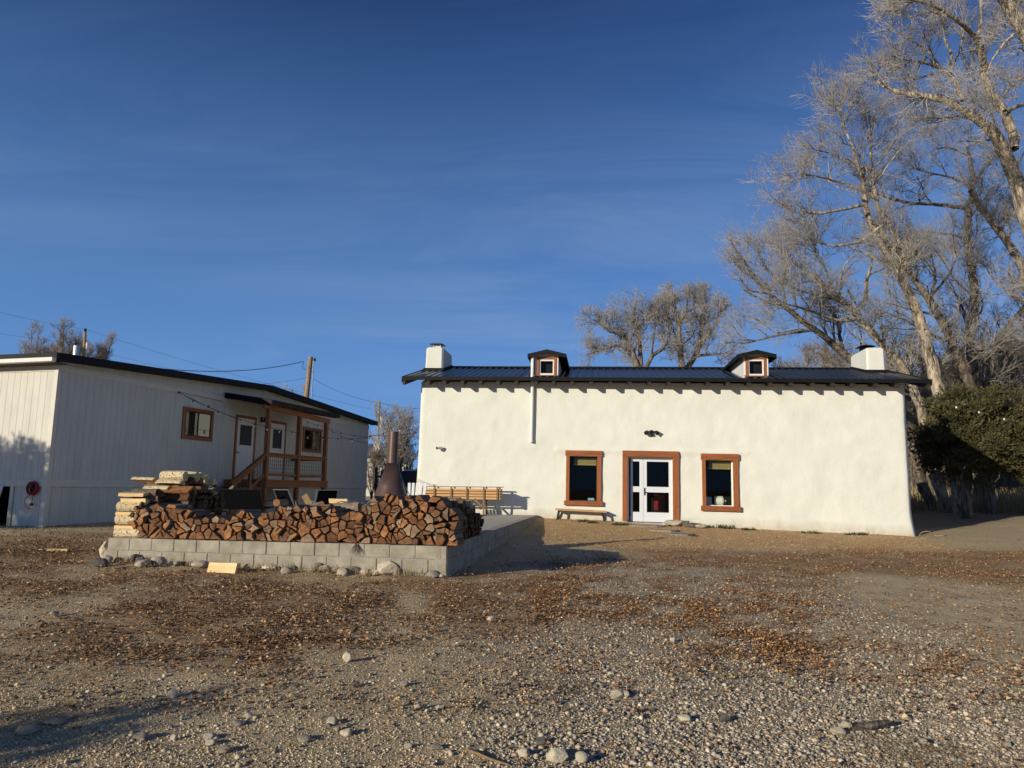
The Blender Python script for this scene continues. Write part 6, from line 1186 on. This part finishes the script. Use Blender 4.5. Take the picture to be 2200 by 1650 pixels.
lg = grounded(limb([(2380, 1130), (2310, 850), (2245, 600), (2198, 445), (2178, 366), (2164, 320), (2136, 286), (2089, 235), (2041, 213), (1977, 197), (1926, 211), (1885, 190), (1868, 158)], 27, .48, .03, seed=61))
lg2 = limb([(2178, 320), (2178, 293), (2159, 239), (2120, 191), (2114, 143), (2105, 95), (2098, 80)], 27, .24, .14, seed=62)
tree('tallest pale cottonwood whose forked limbs fill the upper right corner', [lg, lg2, limb([(2070, 215), (2047, 165), (2022, 146), (1984, 134), (1945, 128), (1915, 120)], 27, .13, .03, seed=63, D2=26), limb([(2098, 82), (2066, 51), (2022, 19), (1985, 5), (1940, -5)], 27, .12, .04, seed=64, D2=25.5), limb([(2098, 82), (2108, 48), (2108, 0), (2105, -60)], 27, .11, .05, seed=65), limb([(2041, 155), (2045, 115), (2030, 90), (2025, 50), (2015, 25)], 27, .08, .02, seed=66), limb([(2022, 146), (1990, 105), (1955, 85), (1925, 70), (1905, 60)], 27, .07, .02, seed=67), limb([(2110, 260), (2060, 250), (2010, 255), (1975, 250)], 27, .07, .02, seed=68), limb([(2105, 95), (2140, 60), (2165, 20)], 27, .07, .03, seed=69), limb([(2159, 239), (2195, 225), (2230, 220)], 27, .12, .05, seed=70), limb([(2022, 19), (1980, 30), (1945, 40), (1915, 25)], 27, .05, .02, seed=71), limb([(2041, 155), (2062, 110), (2072, 60)], 27, .06, .02, seed=72)], 107, BG, lg[0][0], l1=1.25, n2=7, n3=5, n4=2, skip=.3, len1=(1.0, 2.6), len2=(.6, 1.4), len3=(.35, .8))
lh = grounded(limb([(2520, 1150), (2400, 700), (2300, 300), (2200, 54), (2178, 25), (2152, 0), (2120, -60)], 24, .42, .16, seed=81))
tree('big limb cutting across the topmost right corner of the view', [lh, limb([(2200, 54), (2160, 90), (2130, 130), (2120, 160)], 24, .08, .02, seed=82), limb([(2240, 150), (2190, 170), (2160, 200), (2140, 240)], 24, .08, .02, seed=83), limb([(2260, 200), (2220, 120), (2210, 60)], 24, .07, .02, seed=84)], 108, BG, lh[0][0], l1=.8, n2=7, n3=5, n4=2, skip=.55, len1=(1.0, 2.4), len2=(.6, 1.4), len3=(.35, .8))
li = grounded(limb([(2250, 1105), (2200, 905), (2185, 876), (2164, 835), (2136, 816), (2125, 780), (2150, 720), (2205, 655), (2240, 600)], 40, .26, .10, seed=91))
tree('crooked dark cottonwood rising behind the evergreen', [li, limb([(2140, 800), (2160, 760), (2180, 720), (2225, 690)], 40, .12, .04, seed=92), limb([(2125, 790), (2090, 760), (2075, 720)], 40, .08, .03, seed=93)], 109, BG, li[0][0], bark='barkd', twig='twigb', l1=1.5, n2=7, n3=5, n4=2, skip=.25)
# trees seen over the roof
CG = 'bare trees rising over the middle of the roof'
c1 = grounded(limb([(1385, 860), (1373, 793), (1358, 764), (1355, 736), (1341, 718), (1314, 712), (1298, 705), (1275, 686)], 50, .34, .05, seed=201))
tree('gnarled bare tree over the roof with a drooping left limb', [c1, limb([(1357, 766), (1341, 745), (1323, 742), (1291, 750), (1259, 763)], 50, .16, .04, seed=202), limb([(1378, 800), (1373, 723), (1368, 702), (1361, 680), (1357, 658)], 50, .22, .06, seed=203), limb([(1372, 705), (1393, 684), (1400, 665)], 50, .10, .04, seed=204), limb([(1385, 800), (1400, 764), (1427, 748), (1439, 720), (1436, 698), (1423, 672)], 50, .2, .05, seed=205), limb([(1400, 764), (1405, 720), (1408, 690)], 50, .1, .04, seed=206)], 111, CG, c1[0][0], bark='barkd', twig='twig', l1=1.7, n2=8, n3=6, n4=2, skip=.15, len1=(1, 2.6), len2=(.7, 1.5), len3=(.4, .9), tw=1.4)
c2 = grounded(limb([(1475, 870), (1466, 793), (1461, 759), (1459, 725), (1459, 695), (1457, 675), (1445, 646)], 51, .36, .07, seed=211))
tree('bare tree over the roof with two thick upright stems', [c2, limb([(1460, 700), (1475, 673), (1477, 641)], 51, .14, .05, seed=212), limb([(1470, 800), (1495, 764), (1502, 736), (1507, 709), (1511, 680), (1518, 650)], 51, .28, .06, seed=213), limb([(1500, 752), (1516, 727), (1530, 709), (1545, 684), (1550, 662)], 51, .16, .05, seed=214), limb([(1495, 765), (1520, 762), (1541, 761), (1566, 757)], 51, .15, .04, seed=215), limb([(1461, 745), (1485, 725), (1498, 700)], 51, .08, .03, seed=216), limb([(1460, 735), (1442, 705), (1434, 672), (1428, 645)], 51, .11, .04, seed=217), limb([(1459, 700), (1445, 680), (1420, 662)], 51, .07, .03, seed=218), limb([(1508, 700), (1490, 665), (1492, 640)], 51, .08, .03, seed=219)], 112, CG, c2[0][0], bark='barkd', twig='twig', l1=1.6, n2=8, n3=6, n4=2, skip=.15, len1=(1, 2.5), len2=(.7, 1.4), len3=(.4, .9), tw=1.4)
# generic bare trees reused for the wood behind
def generic(seed, h, r, spread, nl):
    rg_ = np.random.default_rng(seed); lean = rg_.normal(0, .05, 2); T_ = np.array([[lean[0]*z*h, lean[1]*z*h, z*h] for z in np.linspace(0, 1, 9)]); T_[1:, :2] += np.cumsum(rg_.normal(0, .12, (8, 2)), 0); L = [(T_, np.linspace(r, r*.2, 9))]
    for k in range(nl):
        i = rg_.integers(2, 7); a = rg_.random()*6.28; d = np.array([cos(a), sin(a), rg_.uniform(.5, 1.2)]); d /= np.linalg.norm(d); n = 6; P = [T_[i]]
        for _ in range(n-1): d = nrm(d+np.array([0, 0, .08])+rg_.normal(0, .12, 3)); P.append(P[-1]+d*spread*rg_.uniform(.8, 1.2)/n)
        L.append((np.array(P), np.linspace(r*.45, .03, n)))
    return L
gen = []
for i, (h, r, sp_, nl, bk, tg) in enumerate(((11, .24, 5, 7, 'barkd', 'twigb'), (8, .17, 4, 7, 'barkd', 'twigb'), (13, .3, 6, 8, 'bark', 'twig'))):
    gen.append(tree('tmp', generic(300+i, h, r, sp_, nl), 320+i, None, (0, 0, 0), bark=bk, twig=tg, l1=1.1, n2=8, n3=7, n4=2, skip=.15, len1=(1, 2.6), len2=(.7, 1.6), len3=(.4, .9), tw=1.5, nsides=8))
WG = 'bare trees of the wood behind the house'
spots = [(1600, 55, 1, 1.05), (1655, 60, 1, 1.2), (1700, 58, 0, .95), (1760, 54, 1, 1.25), (1630, 64, 0, .85), (1790, 50, 1, 1.2), (1820, 60, 0, .8), (1880, 56, 1, 1.1), (1935, 52, 0, .85), (1985, 58, 1, 1.1), (2030, 48, 0, .95), (2085, 55, 2, .8), (2130, 46, 1, 1.15), (2170, 52, 0, 1.0), (2215, 45, 0, .9), (2260, 50, 2, .9), (1265, 58, 1, .62), (1310, 60, 1, .66), (1565, 62, 1, .75), (2050, 62, 2, .9), (2190, 64, 2, 1.0), (1960, 44, 1, .7), (2150, 42, 1, .65), (2230, 41, 1, .8), (1900, 66, 2, .8), (2105, 50, 1, 1.1), (2000, 68, 2, .85), (2010, 46, 1, .9), (2075, 44, 1, .8), (2180, 47, 1, 1.0), (1800, 66, 0, .8), (1850, 50, 1, .8), (1725, 66, 0, .8)]
used = set(); rr_ = random.Random(17)
for px, D, k, s in spots:
    p = root(px, 1060, D); lab = 'bare tree low behind the roof, left of the gnarled tree' if px < 1320 else ('slender bare tree tangling above the roof left of the right chimney' if px < 1860 else 'bare tree standing deep in the tangled wood right of the right chimney')
    if k not in used: o = gen[k]; used.add(k); o.location = p; o.rotation_euler = (0, 0, rr_.uniform(0, 6)); o.scale = (s,)*3; o['label'] = lab
    else: o = copy_tree(gen[k], p, rr_.uniform(0, 6.28), s, lab)
    o['group'] = WG
# shrubby multi-stem trees on the left
def vase(seed, h, n, spread, r):
    rg_ = np.random.default_rng(seed); L = []
    for k in range(n):
        a = k*2*pi/n+rg_.uniform(-.3, .3); sp_ = spread*rg_.uniform(.25, 1); hh = h*rg_.uniform(.75, 1); L.append((np.array([[sp_*cos(a)*t**1.3, sp_*sin(a)*t**1.3, hh*t] for t in np.linspace(0, 1, 8)])+np.cumsum(rg_.normal(0, .05, (8, 3)), 0)*np.linspace(0, 1, 8)[:, None], np.linspace(r, .02, 8)))
    return L
def placed(lab, limbs, px, D, grp, name='bare_tree', cat='tree', **kw):
    p = root(px, 1060, D); return tree(lab, [(P+np.array(p)-np.array([0, 0, .1]), R) for P, R in limbs], int(px)+7, grp, p, name=name, cat=cat, **kw)
hgt = lambda y, D: atd(845, y, D)[2]-.7
placed('vase-shaped bare tree behind the fire cone and picket fence', vase(1, hgt(872, 47), 13, 2.4, .07), 852, 47, None, bark='barkd', twig='twig', l1=1.3, n2=7, n3=5, n4=0, skip=.25, up=.6, len1=(.8, 1.9), len2=(.5, 1.1), len3=(.3, .7), tw=1.2)
placed('thin bare shrub beside the corner of the cabin', vase(2, 3.2, 8, 1.2, .03), 799, 46, None, bark='barkd', twig='twigb', l1=1.5, n2=6, n3=4, n4=0, up=.5, len1=(.5, 1.2), len2=(.3, .8), len3=(.2, .5), tw=1.2)
for x, yt, D, s in ((62, 703, 62, 1), (112, 690, 62, 2), (158, 705, 64, 3)):
    placed(['', 'upright bare poplar at the far left over the cabin roof', 'tallest bare poplar over the cabin roof', 'bare poplar touching the transformer pole'][s], vase(10+s, atd(x, yt, D)[2]-.7, 10, 1.9, .10), x, D, 'bare poplars over the cabin roof', bark='barkd', twig='twigb', l1=1.9, n2=8, n3=5, n4=0, skip=.35, up=1.4, len1=(.8, 2.0), len2=(.5, 1.1), len3=(.3, .6), tw=1.0)
placed('small bare treetop showing over the cabin ridge left of the thick pole', vase(21, atd(622, 828, 60)[2]-.7, 6, 1.2, .08), 622, 60, None, bark='barkd', twig='twig', l1=1.0, n2=6, n3=4, n4=0, skip=.4, up=1.0, len1=(.6, 1.4), len2=(.4, .9), len3=(.3, .6), tw=1.3)
# ------------------------------------------------------------------ evergreens: many small scale sprays around hidden branches
def evergreen(lab, c, rad, n, seed, trunkpts, grp=None, m='needle'):
    rng = np.random.default_rng(seed); c = np.array(c); rad = np.array(rad); nl = 150; lc_ = nv(rng.normal(size=(nl, 3)))*rng.uniform(.3, .92, (nl, 1)); lr = rng.uniform(.10, .26, nl)
    k = rng.integers(0, nl, n); d = nv(rng.normal(size=(n, 3))); p = lc_[k]+d*(lr[k]*rng.random(n)**.45)[:, None]; out_ = rng.random(n) < .10; p = c+p*rad*np.where(out_, rng.uniform(1.0, 1.14, n), 1.0)[:, None]
    L = rng.uniform(.05, .14, n)*np.where(out_, 1.7, 1.0); o = nv(d*1.0+np.array([0, 0, .55])+rng.normal(0, .5, (n, 3))); s = nv(np.cross(o, rng.normal(size=(n, 3)))); w = (L*rng.uniform(.14, .26, n))[:, None]
    V = np.stack([p-s*w*.4, p+o*L[:, None]*.5-s*w, p+o*L[:, None], p+o*L[:, None]*.5+s*w], 1).reshape(-1, 3); Fq = np.arange(n*4).reshape(-1, 4); base = np.array(trunkpts[0], float); t = thing('evergreen', lab, 'tree', base, grp)
    link('crown', np_mesh('crown', V-base, Fq, [M[m]]), parent=t); LP = [(np.array(trunkpts, float), np.linspace(.22, .09, len(trunkpts)))]+[(np.array([trunkpts[-2], (np.array(trunkpts[-2])+c+lc_[i]*rad)/2+rng.normal(0, .15, 3), c+lc_[i]*rad]), np.array([.07, .04, .012])) for i in range(0, nl, 5)]
    LP = [resample(P, R, 14) for P, R in LP]; V, Fq = merge([tubes(q[None], r[None], 8) for q, r in LP]); link('trunk', np_mesh('trunk', V-base, Fq, [M['barkd']], smooth=True), parent=t); return t
jc = atd(2100, 935, 30); jb = root(2075, 1095, 30.5)
evergreen('dark green juniper spreading beside the right end of the house', jc, (2.7, 2.3, 2.15), 150000, 5, [jb, (jb[0]+.1, jb[1], 2.0), (jb[0]+.35, jb[1]-.2, 3.2), jc])
jc2 = atd(2200, 965, 29.5); jb2 = root(2235, 1095, 30.5); evergreen('second juniper at the right frame edge merging with the first', jc2, (1.6, 1.7, 1.5), 60000, 6, [jb2, (jb2[0], jb2[1], 2.0), jc2])
# trees standing left of the view, known by the shade they throw across the yard and the cabin end
evergreen('evergreen left of the view shading the cabin end', (-21.4, 9.2, 4.75), (2.4, 2.4, 1.25), 34000, 9, [(-21.4, 9.2, .3), (-21.4, 9.2, 2.6), (-21.4, 9.2, 4.75)])
evergreen('small evergreen left of the camera shading the lower left yard', (-9.3, -1.6, 2.3), (.6, .6, .42), 900, 10, [(-9.3, -1.6, 0), (-9.3, -1.6, 1.2), (-9.3, -1.6, 2.3)])

# past about 300 logs: the least visible ones of the two side stacks become one mass
def mass(objs, name, label):
    Vs, Fs, Ms, mats, o = [], [], [], [], 0
    bpy.context.view_layer.update()
    for ob in objs:
        me = ob.data; R = np.array(ob.matrix_world); V = np.array([v.co[:] for v in me.vertices]); Vs += (V@R[:3, :3].T+R[:3, 3]).tolist(); mp_ = []
        for m in me.materials:
            if m not in mats: mats.append(m)
            mp_.append(mats.index(m))
        for p in me.polygons: Fs.append([i+o for i in p.vertices]); Ms.append(mp_[p.material_index])
        o += len(V); bpy.data.objects.remove(ob)
    me = bpy.data.meshes.new(name); me.from_pydata(Vs, [], Fs)
    for m in mats: me.materials.append(m)
    me.polygons.foreach_set('material_index', Ms); me.update(); return tag(link(name, me), label, 'firewood', kind='stuff')
from collections import Counter
logs = [o for o in bpy.data.objects if o.name.startswith('firewood_log')]
print('LOGS', Counter(o.get('group') for o in logs))
def key(o):
    g_ = o.get('group')
    if g_ == RG: return 2+o.location.y
    if g_ == LG and 'grey' in o['label']: return 1+o.location.z*-1
    return -100
logs.sort(key=key, reverse=True); extra = [o for o in logs[:max(0, len(logs)-325)] if key(o) > -50]
if extra: mass(extra, 'firewood', 'remaining shaded firewood deep in the side stacks of the patio')
